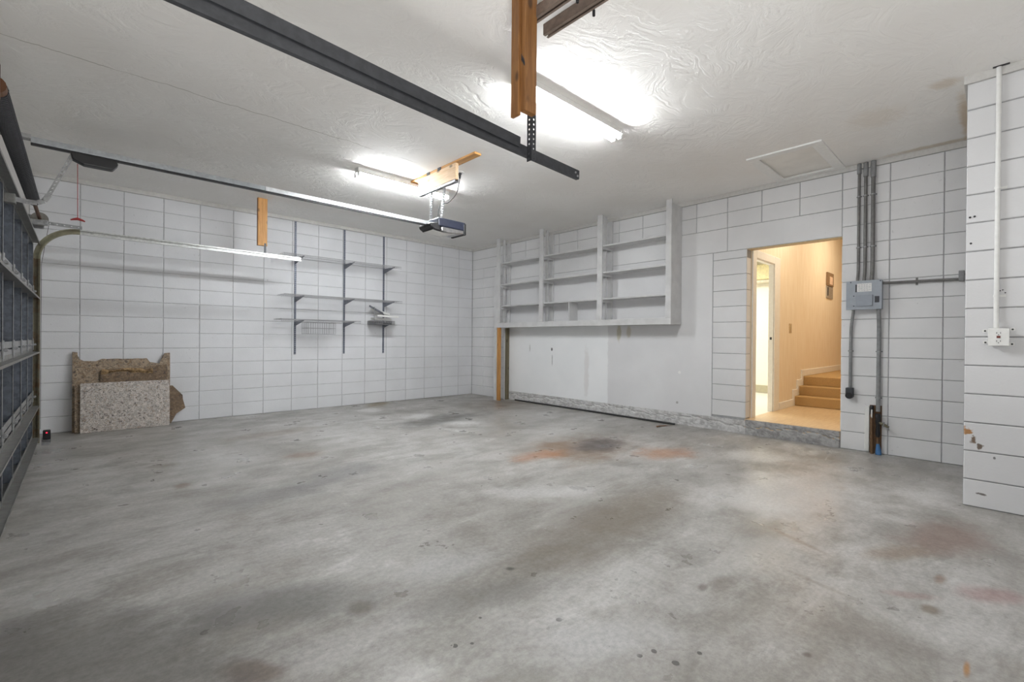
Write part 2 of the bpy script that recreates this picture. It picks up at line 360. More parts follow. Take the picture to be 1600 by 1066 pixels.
def mk_floor():
    t = NT('stained_concrete'); p = t.pos()
    warp = t.n('ShaderNodeTexNoise', {'Vector': p, 'Scale': 2.2, 'Detail': 7, 'Roughness': 0.68})
    wn = t.math('SUBTRACT', warp.outputs[0], 0.5)
    big = t.noise(p, 0.55, 5, 0.6, 0.4)
    streak = t.noise(t.scale(p, (0.55, 4.0, 1)), 1.6, 7, 0.68, 0.6)
    streak2 = t.noise(t.scale(p, (4.2, 0.8, 1)), 1.4, 6, 0.65, 0.5)
    fine = t.noise(p, 38, 6, 0.75); grit = t.noise(p, 190, 3, 0.7)
    blot = t.noise(t.scale(p, (0.8, 1.5, 1)), 1.9, 9, 0.70, 0.3); blot2 = t.noise(t.vmath('ADD', t.scale(p, (0.9, 1.2, 1)), (7, 3, 0)), 3.6, 8, 0.72)
    c = t.mix(t.ramp(big, 0.34, 0.66), (0.305, 0.293, 0.273), (0.43, 0.422, 0.408))
    c = t.mix(t.ramp(blot, 0.46, 0.64, 0, 0.75), c, (0.205, 0.192, 0.172))
    c = t.mix(t.ramp(blot, 0.44, 0.32, 0, 0.60), c, (0.53, 0.525, 0.515))
    c = t.mix(t.ramp(blot2, 0.50, 0.66, 0, 0.50), c, (0.235, 0.215, 0.19))
    c = t.mix(t.ramp(blot2, 0.42, 0.30, 0, 0.40), c, (0.58, 0.575, 0.565))
    c = t.mix(t.ramp(streak, 0.46, 0.66, 0, 0.40), c, (0.22, 0.205, 0.185))
    c = t.mix(t.ramp(streak, 0.40, 0.26, 0, 0.35), c, (0.55, 0.545, 0.54))
    c = t.mix(t.ramp(streak2, 0.54, 0.72, 0, 0.22), c, (0.27, 0.25, 0.22))
    wn2 = t.math('MULTIPLY', t.math('SUBTRACT', blot2, 0.5), 1.4)
    wsum = t.math('ADD', t.math('MULTIPLY', wn, 1.6), wn2)
    for (cx, cy), r1, r2, colr, st, rag in STAINS_AND_LIGHT:
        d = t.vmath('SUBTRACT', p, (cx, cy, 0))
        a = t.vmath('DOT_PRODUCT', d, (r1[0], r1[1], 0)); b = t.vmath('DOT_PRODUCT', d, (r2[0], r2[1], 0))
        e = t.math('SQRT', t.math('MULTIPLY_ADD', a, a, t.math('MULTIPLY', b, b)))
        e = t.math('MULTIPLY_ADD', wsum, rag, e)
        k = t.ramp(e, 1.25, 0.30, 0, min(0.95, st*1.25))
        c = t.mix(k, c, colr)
    # small black drips
    cell = t.n('ShaderNodeTexVoronoi', {'Vector': t.vmath('ADD', p, t.scale(warp.outputs[1], (0.05, 0.05, 0))), 'Scale': 17.0, 'Randomness': 1.0})
    rnd = t.n('ShaderNodeSeparateColor', {0: cell.outputs[1]}).outputs[0]
    rad = t.ramp(rnd, 0.70, 1.0, 0.0, 0.30, smooth=False)
    spot = t.ramp(t.math('SUBTRACT', cell.outputs[0], rad), 0.0, -0.05)
    reg = None
    for (cx, cy), r1, r2 in DRIPS:
        d = t.vmath('SUBTRACT', p, (cx, cy, 0))
        a = t.vmath('DOT_PRODUCT', d, (r1[0], r1[1], 0)); b = t.vmath('DOT_PRODUCT', d, (r2[0], r2[1], 0))
        e = t.math('SQRT', t.math('MULTIPLY_ADD', a, a, t.math('MULTIPLY', b, b)))
        k = t.ramp(e, 1.15, 0.8); reg = k if reg is None else t.math('MAXIMUM', reg, k)
    reg = t.math('MAXIMUM', reg, t.ramp(t.noise(p, 0.9, 2), 0.60, 0.72, 0, 0.20))
    c = t.mix(t.math('MULTIPLY', t.math('MULTIPLY', spot, reg), 0.85), c, (0.055, 0.05, 0.048))
    c = t.mix(0.55, c, t.mix(t.ramp(fine, 0.25, 0.75), (0.33, 0.33, 0.33), (0.67, 0.67, 0.67)), 'OVERLAY')
    c = t.mix(t.ramp(t.noise(p, 75, 3, 0.6), 0.66, 0.70, 0, 0.55), c, (0.16, 0.15, 0.14))
    c = t.mix(t.ramp(grit, 0.66, 0.74, 0, 0.35), c, (0.62, 0.61, 0.60))
    t.bump(t.math('ADD', t.math('MULTIPLY', fine, 0.7), t.math('MULTIPLY', streak, 1.2)), 0.22, 0.006)
    rough = t.ramp(t.noise(p, 3.0, 5, 0.6), 0.3, 0.7, 0.26, 0.50)
    return t.set(c, rough, 0, 0.5)
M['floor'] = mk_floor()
# sky fill enters by an added unseen opening; the portal only guides its sampling
po = area('added_opening_portal', (XF-0.02, -0.55, 1.08), (2.16, 3.8), 1, (1, 1, 1), (0, -math.pi/2, 0)); po.data.cycles.is_portal = True
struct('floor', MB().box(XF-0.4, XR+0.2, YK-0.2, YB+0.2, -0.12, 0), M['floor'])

# ------------------------------------------------------------------ ceiling with the attic hatch opening
HX0, HX1, HY0, HY1 = 5.115, 5.965, 1.255, 1.755
def mk_ceiling():
    t = NT('skip_trowel_ceiling'); p = t.pos()
    w = t.n('ShaderNodeTexNoise', {'Vector': p, 'Scale': 1.1, 'Detail': 3, 'Roughness': 0.5}).outputs[1]
    q = t.vmath('ADD', p, t.scale(w, (0.7, 0.7, 0)))
    n1 = t.noise(t.scale(q, (1.0, 1.9, 1)), 2.6, 6, 0.6, 0.9); n2 = t.noise(q, 8, 4, 0.55, 1.5); n3 = t.noise(p, 1.3, 3, 0.5)
    ridge = t.math('ABSOLUTE', t.math('SUBTRACT', n1, 0.5))
    hgt = t.math('ADD', t.ramp(ridge, 0.0, 0.10), t.math('MULTIPLY', n2, 0.5))
    area_mask = t.ramp(n3, 0.35, 0.65, 0.25, 1.0)
    hgt = t.math('MULTIPLY', hgt, area_mask)
    c = t.mix(t.ramp(n3, 0.3, 0.7), (0.825, 0.81, 0.785), (0.865, 0.855, 0.835))
    sep = t.n('ShaderNodeSeparateXYZ', {0: p})
    # tape seam
    wob = t.math('MULTIPLY', t.math('SUBTRACT', t.noise(t.scale(p, (1.5, 0, 0)), 2.0, 4, 0.6), 0.5), 0.14)
    dy = t.math('ABSOLUTE', t.math('SUBTRACT', t.math('ADD', sep.outputs[1], wob), 4.33))
    k = t.math('MULTIPLY', t.ramp(dy, 0.007, 0.002), t.ramp(sep.outputs[0], 2.7, 2.5))
    k = t.math('MULTIPLY', k, t.ramp(t.noise(p, 2.4, 3), 0.30, 0.5))
    c = t.mix(t.math('MULTIPLY', k, 0.6), c, (0.22, 0.19, 0.15))
    for ctr, ext, colr, st in (((4.60, 0.30, H), (0.10, 0.10, 1), (0.60, 0.50, 0.38), 0.5), ((5.5, 0.22, H), (0.7, 0.05, 1), (0.55, 0.42, 0.27), 0.7), ((5.98, 0.45, H), (0.06, 0.5, 1), (0.50, 0.40, 0.27), 0.6), ((4.9, 0.75, H), (0.25, 0.22, 1), (0.68, 0.60, 0.50), 0.35)):
        d = t.vmath('LENGTH', t.vmath('DIVIDE', t.vmath('SUBTRACT', p, ctr), ext))
        d = t.math('ADD', d, t.math('SUBTRACT', n2, 0.5))
        c = t.mix(t.ramp(d, 1.2, 0.3, 0, st), c, colr)
    t.bump(hgt, 0.24, 0.018)
    return t.set(c, 0.75)
M['ceiling'] = mk_ceiling()
cb = MB()
X0, X1, Y0, Y1 = XF-0.2, XR+0.2, YK-0.2, YB+0.2
cb.box(X0, HX0, Y0, Y1, H, H+0.12).box(HX1, X1, Y0, Y1, H, H+0.12).box(HX0, HX1, Y0, HY0, H, H+0.12).box(HX0, HX1, HY1, Y1, H, H+0.12)
struct('ceiling', cb, M['ceiling'])
hatch = thing('attic_hatch', 'square white-trimmed attic hatch in the ceiling above the doorway', 'hatch', ((HX0+HX1)/2, (HY0+HY1)/2, H))
MB().box(HX0-0.002, HX1+0.002, HY0-0.002, HY1+0.002, H+0.012, H+0.03).build('hatch_board', m_plain('hatch_board_paint', (0.80, 0.78, 0.74), 0.6, var=0.05, scale=4), hatch)
tw = 0.085
for bx in ((HX0-tw+0.02, HX0+0.02, HY0-tw, HY1+tw), (HX1-0.02, HX1+tw-0.02, HY0-tw, HY1+tw)):
    MB().box(bx[0], bx[1], bx[2], bx[3], H-0.016, H+0.0005).build('frame_board', M['white_paint'], hatch, bevel=0.002)
for by in ((HY0-tw, HY0+0.012), (HY1-0.012, HY1+tw)):
    MB().box(HX0+0.021, HX1-0.021, by[0], by[1], H-0.016, H+0.0005).build('frame_board', M['white_paint'], hatch, bevel=0.002)

# ------------------------------------------------------------------ walls of painted concrete block
ROWS = [0.0] + [0.192+0.2012*k for k in range(14)] + [H-0.055]
CACHE = {}
def block(parent, frame, u0, u1, z0, z1, mat, gv=0.009, gh=0.006, d=0.009, c=0.004):
    """one block proud of the wall: frame = (axis letter of u, fixed coordinate of the face, sign of the outward normal)"""
    ax, face, sg = frame
    u0, u1 = sorted((u0, u1))
    w = round(u1-u0-gv, 4); h = round(z1-z0-gh, 4)
    key = (ax, sg, w, h, mat.name)
    me = CACHE.get(key)
    if me is None:
        a, b = w/2, h
        ring = lambda i, e: [(-a+i, i), (a-i, i), (a-i, b-i), (-a+i, b-i)], 
        R = [([(-a, 0), (a, 0), (a, b), (-a, b)], -0.004), ([(-a, 0), (a, 0), (a, b), (-a, b)], d-c), ([(-a+c, c), (a-c, c), (a-c, b-c), (-a+c, b-c)], d)]
        vs = []
        for pts, e in R:
            for (u, z) in pts:
                vs.append((u, sg*e, z) if ax == 'x' else (sg*e, u, z))
        fs = [(8, 9, 10, 11)]
        for r in (0, 1):
            for i in range(4):
                j = (i+1) % 4; fs.append((r*4+i, r*4+j, (r+1)*4+j, (r+1)*4+i))
        me = bpy.data.meshes.new('block'); me.from_pydata(vs, [], fs)
        bm = bmesh.new(); bm.from_mesh(me); bmesh.ops.recalc_face_normals(bm, faces=bm.faces)
        # open at the back: make sure the front face looks outward
        bm.faces.ensure_lookup_table(); f0 = bm.faces[0]
        n = f0.normal; want = sg*(n.y if ax == 'x' else n.x)
        if want < 0: bmesh.ops.reverse_faces(bm, faces=bm.faces)
        bm.to_mesh(me); bm.free(); me.materials.append(mat); CACHE[key] = me
    o = bpy.data.objects.new('block', me); COL.objects.link(o); o.parent = parent
    um = (u0+u1)/2; jit = random.uniform(-0.0012, 0.0012)-d*1.0
    o.location = (um, face+sg*jit, z0+gh/2) if ax == 'x' else (face+sg*jit, um, z0+gh/2)
    return o

# left wall (runs along x at y = YB)
wl = struct('wall_left', MB().box(XF-0.2, XR+0.2, YB+0.008, YB+0.2, 0, H), M['mortar'])
cols = [XF] + [0.003+0.4064*k for k in range(15)] + [XR-0.002]
for i in range(len(cols)-1):
    for r in range(15): block(wl, ('x', YB, -1), cols[i], cols[i+1], ROWS[r], ROWS[r+1], M['block'])

# right wall (runs along y at x = XR) with the doorway
DY0, DY1, DZ0, DZ1 = 1.203, 2.180, 0.184, 2.300
wb = MB(); xa, xb = XR+0.008, XR+0.14
wb.box(xa, xb, YP-0.02, DY0-0.008, 0, H).box(xa, xb, DY1+0.008, YB+0.2, 0, H).box(xa, xb, DY0-0.008, DY1+0.008, DZ1+0.006, H).box(xa, xb, DY0-0.008, DY1+0.008, 0, DZ0-0.004)
wr = struct('wall_right', wb, M['mortar_l'])
fr = ('y', XR, -1)
gy = [YP+0.01, 0.390, 0.796, 1.203]
for i in range(3):
    for r in range(11): block(wr, fr, gy[i], gy[i+1], ROWS[r], ROWS[r+1] if r < 10 else 2.204, M['block_r'], gv=0.007)
    block(wr, fr, gy[i], gy[i+1], 2.204, 2.405, M['block_r'], gv=0.007); block(wr, fr, gy[i], gy[i+1], 2.405, 2.606, M['block_r'], gv=0.007)
yg = [0.390+0.4064*k for k in range(18)]; yg[0] = 0.390
top = [YP+0.01] + yg[:-1] + [YB-0.002]
for i in range(len(top)-1):
    for z0, z1 in ((2.606, 2.807), (2.807, H-0.055)): block(wr, fr, top[i], top[i+1], z0, z1, M['block_r'], gv=0.007)
for a, b in ((1.203, 2.42), (2.42, 4.45), (4.45, 6.60)): block(wr, fr, a, b, 2.306, 2.606, M['block_r'], gv=0.005)
for r in range(11):
    z0 = max(ROWS[r], 0.168); z1 = ROWS[r+1] if r < 10 else 2.204
    if z1-z0 > 0.05: block(wr, fr, 2.180, 2.600, z0, z1, M['block_r'], gv=0.005)
block(wr, fr, 2.180, 2.600, 2.204, 2.306, M['block_r'], gv=0.005)
for a, b in ((6.60, 6.89), (6.89, 7.30), (7.30, YB-0.002)):
    for r in range(13): block(wr, fr, a, b, ROWS[r], ROWS[r+1], M['block_r'], gv=0.007)
fj = ('x', DY1, -1)                                    # left jamb of the doorway
for r in range(11):
    z0 = max(ROWS[r], DZ0); z1 = min(ROWS[r+1], DZ1)
    if z1-z0 > 0.05: block(wr, fj, XR+0.004, XR+0.14, z0, z1, M['block_r'], gv=0.002)
fj2 = ('x', DY0, 1)
for r in range(11):
    z0 = max(ROWS[r], DZ0); z1 = min(ROWS[r+1], DZ1)
    if z1-z0 > 0.05: block(wr, fj2, XR+0.004, XR+0.14, z0, z1, M['block_r'], gv=0.002)
def mk_plaster():
    t = NT('patched_plaster'); p = t.pos(); s = t.n('ShaderNodeSeparateXYZ', {0: p})
    f3 = t.noise(p, 9, 5, 0.6); f1 = t.noise(p, 1.5, 4); f2 = t.noise(p, 50, 4, 0.7)
    c = t.mix(t.ramp(f1, 0.3, 0.7), (0.71, 0.71, 0.72), (0.76, 0.76, 0.77))
    w = t.math('MULTIPLY', t.math('SUBTRACT', f3, 0.5), 0.05)
    k = t.ramp(t.math('ADD', s.outputs[1], w), 4.225, 4.245)
    k = t.math('MULTIPLY', k, t.ramp(t.math('ADD', s.outputs[2], w), 1.40, 1.38))
    c = t.mix(k, c, t.mix(t.ramp(f1, 0.35, 0.65), (0.86, 0.875, 0.885), (0.90, 0.91, 0.92)))
    for ctr, ext, mc, st in (((XR, 5.41, 0.985), (1, 0.022, 0.035), (0.05, 0.04, 0.04), 0.9), ((XR, 5.40, 0.80), (1, 0.010, 0.12), (0.10, 0.09, 0.09), 0.7), ((XR, 5.95, 1.0), (1, 0.012, 0.09), (0.3, 0.28, 0.27), 0.6),
                             ((XR, 4.03, 1.30), (1, 0.05, 0.20), (0.42, 0.38, 0.24), 0.6), ((XR, 3.86, 1.28), (1, 0.05, 0.14), (0.45, 0.40, 0.27), 0.5), ((XR, 3.05, 0.72), (1, 0.025, 0.025), (0.85, 0.85, 0.84), 1.0), ((XR, 3.08, 0.30), (1, 0.02, 0.02), (0.3, 0.29, 0.28), 0.7),
                             ((XR, 4.65, 0.6), (1, 0.06, 0.5), (0.66, 0.63, 0.62), 0.4)):
        d = t.vmath('LENGTH', t.vmath('DIVIDE', t.vmath('SUBTRACT', p, ctr), ext))
        d = t.math('ADD', d, t.math('MULTIPLY', t.math('SUBTRACT', f3, 0.5), 1.4))
        c = t.mix(t.ramp(d, 1.0, 0.5, 0, st), c, mc)
    t.bump(t.math('ADD', f2, f3), 0.2, 0.003)
    return t.set(c, 0.55)
M['plaster'] = mk_plaster()
MB().box(XR-0.002, XR+0.02, 2.605, 6.59, 0.165, 2.303).build('plaster_panel', M['plaster'], wr, bevel=0.002)
# rough concrete footing along the bottom, with the door sill
def mk_footing(name, y0, y1, z1, xf, amp):
    bm = bmesh.new(); nz = 10; ny = int((y1-y0)/0.025)
    g = [[bm.verts.new((xf, y0+(y1-y0)*i/ny, z1*j/nz)) for j in range(nz+1)] for i in range(ny+1)]
    for i in range(ny):
        for j in range(nz): bm.faces.new((g[i][j], g[i][j+1], g[i+1][j+1], g[i+1][j]))
    back = [[bm.verts.new((xf+0.05, y0+(y1-y0)*i/ny, z)) for i in range(ny+1)] for z in (z1,)]
    for i in range(ny): bm.faces.new((g[i][nz], back[0][i], back[0][i+1], g[i+1][nz]))
    for v in bm.verts:
        if v.co.x < xf+0.01:
            s = random.random
            v.co.x += (s()-0.5)*amp + (0.012 if (abs(v.co.z-(0.105+0.02*math.sin(v.co.y*5)+0.012*math.sin(v.co.y*23))) < 0.009 and amp > 0.003) else 0)
            if v.co.z > z1-0.001: v.co.z += (s()-0.8)*0.006
    bmesh.ops.recalc_face_normals(bm, faces=bm.faces)
    me = bpy.data.meshes.new(name); bm.to_mesh(me); bm.free()
    o = bpy.data.objects.new(name, me); COL.objects.link(o); o.parent = wr
    if sum(p.normal.x for p in me.polygons) > 0: me.flip_normals()
    return o
def mk_rough():
    t = NT('flaking_footing'); p = t.pos(); f = t.noise(p, 14, 7, 0.72); g = t.noise(p, 45, 5, 0.7)
    c = t.mix(t.ramp(f, 0.44, 0.60), (0.62, 0.615, 0.61), (0.44, 0.435, 0.43))
    c = t.mix(t.ramp(g, 0.66, 0.72, 0, 0.7), c, (0.16, 0.15, 0.14))
    t.bump(f, 0.5, 0.01); return t.set(c, 0.8)
M['rough'] = mk_rough()
o = mk_footing('footing', 2.18, 6.59, 0.166, XR-0.006, 0.006); o.data.materials.append(M['rough'])
t = NT('rough_sill'); p = t.pos(); f = t.noise(p, 12, 7, 0.72); g = t.noise(p, 45, 5, 0.7)
c = t.mix(t.ramp(f, 0.40, 0.62), (0.44, 0.435, 0.43), (0.27, 0.265, 0.26)); c = t.mix(t.ramp(g, 0.62, 0.70, 0, 0.7), c, (0.13, 0.12, 0.11)); t.bump(f, 0.5, 0.01)
o = mk_footing('door_sill', 1.206, 2.18, 0.182, XR-0.010, 0.007); o.data.materials.append(t.set(c, 0.8))

# pier at the right edge of the picture
wp = struct('wall_pier', MB().box(XP+0.008, XR+0.2, YK-0.2, YP, 0, H), M['mortar_l'])
for a, b in ((YP, -0.216), (-0.216, -0.62), (-0.62, -1.026), (-1.026, -1.432), (-1.432, -1.838), (-1.838, -2.244), (-2.244, YK)):
    for r in range(15): block(wp, ('y', XP, -1), a, b, ROWS[r], ROWS[r+1], M['pier'], gv=0.004, gh=0.008)
for y, z in ((0.163, 2.045), (0.140, 2.048), (0.157, 1.86)):
    MB().tube([(XP-0.0005, y, z), (XP-0.003, y, z)], 0.007, 8).build('anchor_hole', M['black'], wp)
for y, z in ((0.018, 1.60), (0.012, 1.515), (0.0, 1.52), (-0.012, 1.50)):
    MB().tube([(XP-0.0005, y, z), (XP-0.003, y, z)], 0.004, 8).build('anchor_hole', M['black'], wp)
# front wall round the garage door opening, wall behind the camera
G0, G1, GZ = 1.88, 6.84, 2.16
B0, B1 = -2.45, 1.35                                     # unseen opening added behind the camera to let fill light in
fw = MB().box(XF-0.2, XF, YK-0.2, B0, 0, H).box(XF-0.2, XF, B0, B1, GZ, H).box(XF-0.2, XF, B1, G0, 0, H).box(XF-0.2, XF, G1, YB+0.2, 0, H).box(XF-0.2, XF, G0, G1, GZ, H)
struct('wall_front', fw, M['trim'])
struct('wall_back', MB().box(XF-0.2, XP+0.2, YK-0.2, YK, 0, H), M['block_r'])
# ceiling trim
struct('trim_1', MB().box(XF, XR, YB-0.016, YB+0.008, H-0.055, H), M['trim'], bevel=0.002)
struct('trim_2', MB().box(XR-0.016, XR+0.008, YP, YB-0.016, H-0.055, H), M['trim'], bevel=0.002)
struct('trim_3', MB().box(XP-0.018, XP+0.008, YK, YP+0.016, H-0.058, H), M['trim'], bevel=0.002)
struct('trim_4', MB().box(XP, XR-0.016, YP, YP+0.016, H-0.058, H), M['trim'], bevel=0.002)

# ------------------------------------------------------------------ hallway beyond the doorway
HW = 2.172                                              # hall left wall face
hx = XR+0.14
hb = MB().box(hx, 6.31, HW, HW+0.06, DZ0, 3.3).box(7.03, 12.1, HW, HW+0.06, DZ0-0.1, 3.3).box(6.31, 7.03, HW, HW+0.06, 2.24, 3.3)
struct('wall_hall', hb, M['hall_paper'])
struct('wall_hall_end', MB().box(12.0, 12.1, 0.85, HW, DZ0-0.1, 3.3), M['hall_paper'])
struct('wall_hall_right', MB().box(hx, 12.1, 0.83, 0.95, DZ0-0.1, 3.3).box(hx, hx+0.02, 0.95, DY0, DZ0, 3.3), M['hall_paper'])
struct('ceiling_hall', MB().box(hx, 12.1, 0.83, HW+0.12, 3.3, 3.4), M['trim'])
struct('floor_hall', MB().box(XR+0.001, 8.2, DY0, HW+0.02, DZ0-0.10, DZ0).box(hx+0.01, 8.2, 0.95, DY0, DZ0-0.1, DZ0), M['hall_floor'])
struct('trim_5', MB().box(XR+0.002, hx, DY0, DY1, DZ1-0.001, DZ1+0.004), m_plain('lintel_board', (0.62, 0.50, 0.32), 0.6))
st = tag(bpy.data.objects.new('stairs', None), kind='structure'); COL.objects.link(st); st.location = (7.95, 1.55, DZ0)
for i, (x0, zt) in enumerate(((7.95, 0.327), (8.16, 0.468), (8.38, 0.61))):
    x1 = 12.0 if i == 2 else x0+0.30
    MB().box(x0, x1, 0.951, HW-0.001, DZ0 if i == 0 else zt-0.145, zt).build('step', M['carpet'], st, bevel=0.012, seg=3)
# stepped white skirting on the hall wall
sk = tag(bpy.data.objects.new('baseboard_hall', None), kind='structure'); COL.objects.link(sk); sk.location = (7.3, HW, DZ0)
def skirt(x0, x1, z0, z1): MB().box(x0, x1, HW-0.018, HW+0.001, z0, z1).build('skirting_board', M['white_paint'], sk, bevel=0.003)
skirt(7.237, 7.872, DZ0+0.001, DZ0+0.10); skirt(7.872, 7.95, DZ0+0.001, 0.327+0.10); skirt(7.95, 8.08, 0.328, 0.427)
skirt(8.08, 8.16, 0.328, 0.565); skirt(8.16, 8.30, 0.469, 0.565); skirt(8.30, 8.38, 0.469, 0.71); skirt(8.38, 11.9, 0.611, 0.71)
# casing of the side door in the hall wall
dc = tag(bpy.data.objects.new('door_2', None), kind='structure'); COL.objects.link(dc); dc.location = (6.7, HW, DZ0)
for x0, x1 in ((6.20, 6.325), (7.015, 7.235)):
    MB().box(x0, x1, HW-0.014, HW+0.001, DZ0, 2.33).build('casing', M['white_paint'], dc, bevel=0.006)
MB().box(6.325, 7.015, HW-0.014, HW+0.001, 2.225, 2.33).build('casing', M['white_paint'], dc, bevel=0.006)
for x0, x1 in ((6.31, 6.335), (7.005, 7.03)):
    MB().box(x0, x1, HW+0.002, HW+0.064, DZ0, 2.24).build('jamb', M['white_paint'], dc, bevel=0.002)
MB().box(6.335, 7.005, HW+0.002, HW+0.064, 2.215, 2.24).build('jamb', M['white_paint'], dc, bevel=0.002)
MB().box(7.000, 7.0055, HW+0.018, HW+0.042, 1.18, 1.215).build('strike_plate', M['dgrey'], dc)
# side room
srm = m_plain('side_room_paint', (0.80, 0.79, 0.73), 0.6, var=0.02)
struct('wall_side_room', MB().box(9.4, 9.5, HW+0.06, 5.2, 0.1, 2.8).box(6.2, 9.5, 5.1, 5.2, 0.1, 2.8).box(6.20, 6.24, HW+0.06, 5.1, 0.1, 2.8), srm)
struct('ceiling_side_room', MB().box(6.2, 9.5, HW+0.06, 5.2, 2.8, 2.9), srm)
struct('floor_side_room', MB().box(6.2, 9.5, HW+0.02, 5.2, 0.08, 0.182), m_plain('side_room_floor', (0.74, 0.73, 0.68), 0.5, var=0.03))
struct('baseboard_side_room', MB().box(9.385, 9.401, HW+0.13, 5.1, 0.20, 0.33), m_plain('grey_skirting', (0.42, 0.40, 0.30), 0.5, var=0.05))
struct('trim_6', MB().box(9.36, 9.401, HW+0.13, 5.1, 2.70, 2.79), srm, bevel=0.01)
ac = thing('wall_unit', 'pale yellow box unit high on the white side room wall', 'wall unit', (9.30, 3.2, 2.24))
MB().box(9.18, 9.395, 2.6, 3.75, 2.30, 2.58).build('housing', m_plain('cream_yellow', (0.66, 0.60, 0.36), 0.5), ac, bevel=0.02)
MB().box(9.20, 9.395, 2.6, 3.75, 2.24, 2.298).build('lower_louver', m_plain('cream_grey', (0.58, 0.55, 0.45), 0.5), ac, bevel=0.015)
sw = thing('light_switch', 'small tan two-gang light switch on the yellow hallway wall', 'switch', (7.74, HW, 1.36))
swp = MB().box(7.69, 7.80, HW-0.008, HW, 1.285, 1.425).build('cover_plate', m_plain('tan_plate', (0.52, 0.40, 0.24), 0.4), sw, bevel=0.003)
for z in (1.33, 1.385): MB().box(7.725, 7.765, HW-0.016, HW-0.008, z-0.018, z+0.018).build('toggle', m_plain('tan_toggle', (0.62, 0.50, 0.32), 0.4), swp, bevel=0.003)
kp = thing('intercom_panel', 'brown and silver intercom panel high on the yellow hallway wall', 'intercom', (9.97, HW, 2.15))
MB().box(9.75, 10.17, HW-0.02, HW, 1.945, 2.165).build('lower_plate', M['silver'], kp, bevel=0.004)
kpf = MB().box(9.75, 10.17, HW-0.03, HW, 2.17, 2.41).build('upper_frame', m_plain('brown_frame', (0.24, 0.15, 0.08), 0.5), kp, bevel=0.004)
MB().box(9.88, 10.09, HW-0.033, HW-0.03, 2.20, 2.34).build('window', m_plain('pinkish_window', (0.74, 0.55, 0.42), 0.4), kpf)
MB().box(9.79, 9.83, HW-0.026, HW-0.02, 1.99, 2.14).build('slot', M['dgrey'], kp)

# ------------------------------------------------------------------ fluorescent lights
def strip_light(label, x0, x1, y0, y1):
    yc = (y0+y1)/2
    t = thing('fluorescent_light', label, 'light', ((x0+x1)/2, yc, H), 'fluorescent strip lights on the ceiling')
    MB().box(x0, x1, y0+0.025, y1-0.025, H-0.050, H+0.0005).build('housing', M['white_paint'], t, bevel=0.004)
    MB().prism([(y0+0.001-yc, -0.063), (y0+0.003-yc, -0.064), (y0+0.022-yc, -0.055), (y1-0.022-yc, -0.055), (y1-0.003-yc, -0.064), (y1-0.001-yc, -0.063), (y1-0.032-yc, -0.036), (y0+0.032-yc, -0.036)], (0, yc, H), (0, 1, 0), (0, 0, 1), (1, 0, 0), x0+0.002, x1-0.002).build('reflector', M['white_paint'], t)
    for y in (y0+0.034, y1-0.034):
        MB().tube([(x0+0.018, y, H-0.080), (x1-0.018, y, H-0.080)], 0.0165, 12).build('tube', M['tube'], t, smooth=True)
        for x in (x0+0.008, x1-0.008):
            MB().box(x-0.009, x+0.009, y-0.019, y+0.019, H-0.100, H-0.052).build('lamp_holder', M['white_paint'], t, bevel=0.004)
strip_light('lit fluorescent strip light to the right of the hanging wood post, nearer the doorway', 2.30, 3.52, 2.32, 2.46)
strip_light('lit fluorescent strip light behind the door opener hanger, nearer the wire shelves', 2.24, 3.46, 4.86, 5.00)

# ------------------------------------------------------------------ garage door
gd = tag(bpy.data.objects.new('door_1', None), 'closed sectional steel garage door seen from inside', kind='structure'); COL.objects.link(gd); gd.location = (-0.40, 4.36, 0)
D0, D1 = 1.90, 6.90
secs = [(0.035, 0.515), (0.525, 1.055), (1.065, 1.605), (1.615, 2.150)]
for k, (z0, z1) in enumerate(secs):
    sec = MB().box(-0.424+0.012, -0.408, D0, D1, z0, z1).build('section', M['galv'], gd)
    # horizontal rails at the bottom and top of the section
    for za, zb in ((z0, z0+0.045), (z1-0.045, z1)):
        MB().box(-0.408, -0.352, D0+0.06, D1-0.06, za, za+0.003).box(-0.354, -0.351, D0+0.06, D1-0.06, za, zb).build('edge_rail', M['galv_light'], sec)
    for j in range(8):
        y = D1-0.025-0.64*j
        if y < D0: break
        w = 0.055 if j else 0.045
        mb = MB().box(-0.409, -0.3495, y-w-0.0, y-w+0.004, z0+0.004, z1-0.004).box(-0.3525, -0.349, y-w, y-w+0.028, z0+0.004, z1-0.004).box(-0.409, -0.3495, y-0.004, y, z0+0.004, z1-0.004)
        mb.build('stile', M['galv'], sec)
        MB().box(-0.349, -0.346, y-w-0.001, y-w+0.012, z0+0.006, z1-0.006).build('stile_lip', M['galv_light'], sec)
        if 0 < k and j < 6:
            h = MB().box(-0.349, -0.342, y-w-0.02, y-w+0.05, z0-0.06, z0+0.055)
            h.tube([(-0.333, y-w-0.015, z0-0.005), (-0.333, y-w+0.045, z0-0.005)], 0.011, 8)
            h.build('hinge', M['galv_light'], sec, bevel=0.001)
for i, z in enumerate((0.085, 0.42, 0.985, 1.545, 2.115)):
    up = i >= 3
    mb = MB().box(-0.395, -0.300, D0+0.01, D1-0.01, z, z+0.003)
    mb.box(-0.302, -0.299, D0+0.01, D1-0.01, z-0.014, z+0.003).box(-0.352, -0.349, D0+0.01, D1-0.01, z+0.003, z+0.035)
    if i == 0: mb.box(-0.352, -0.349, D0+0.01, D1-0.01, 0.01, z)
    if i == 4: mb.box(-0.352, -0.349, D0+0.01, D1-0.01, z-0.02, z)
    mb.build('strut', M['strut'], gd)
MB().box(-0.41, -0.36, D0, D1, 0.004, 0.033).build('weather_seal', M['black'], gd)

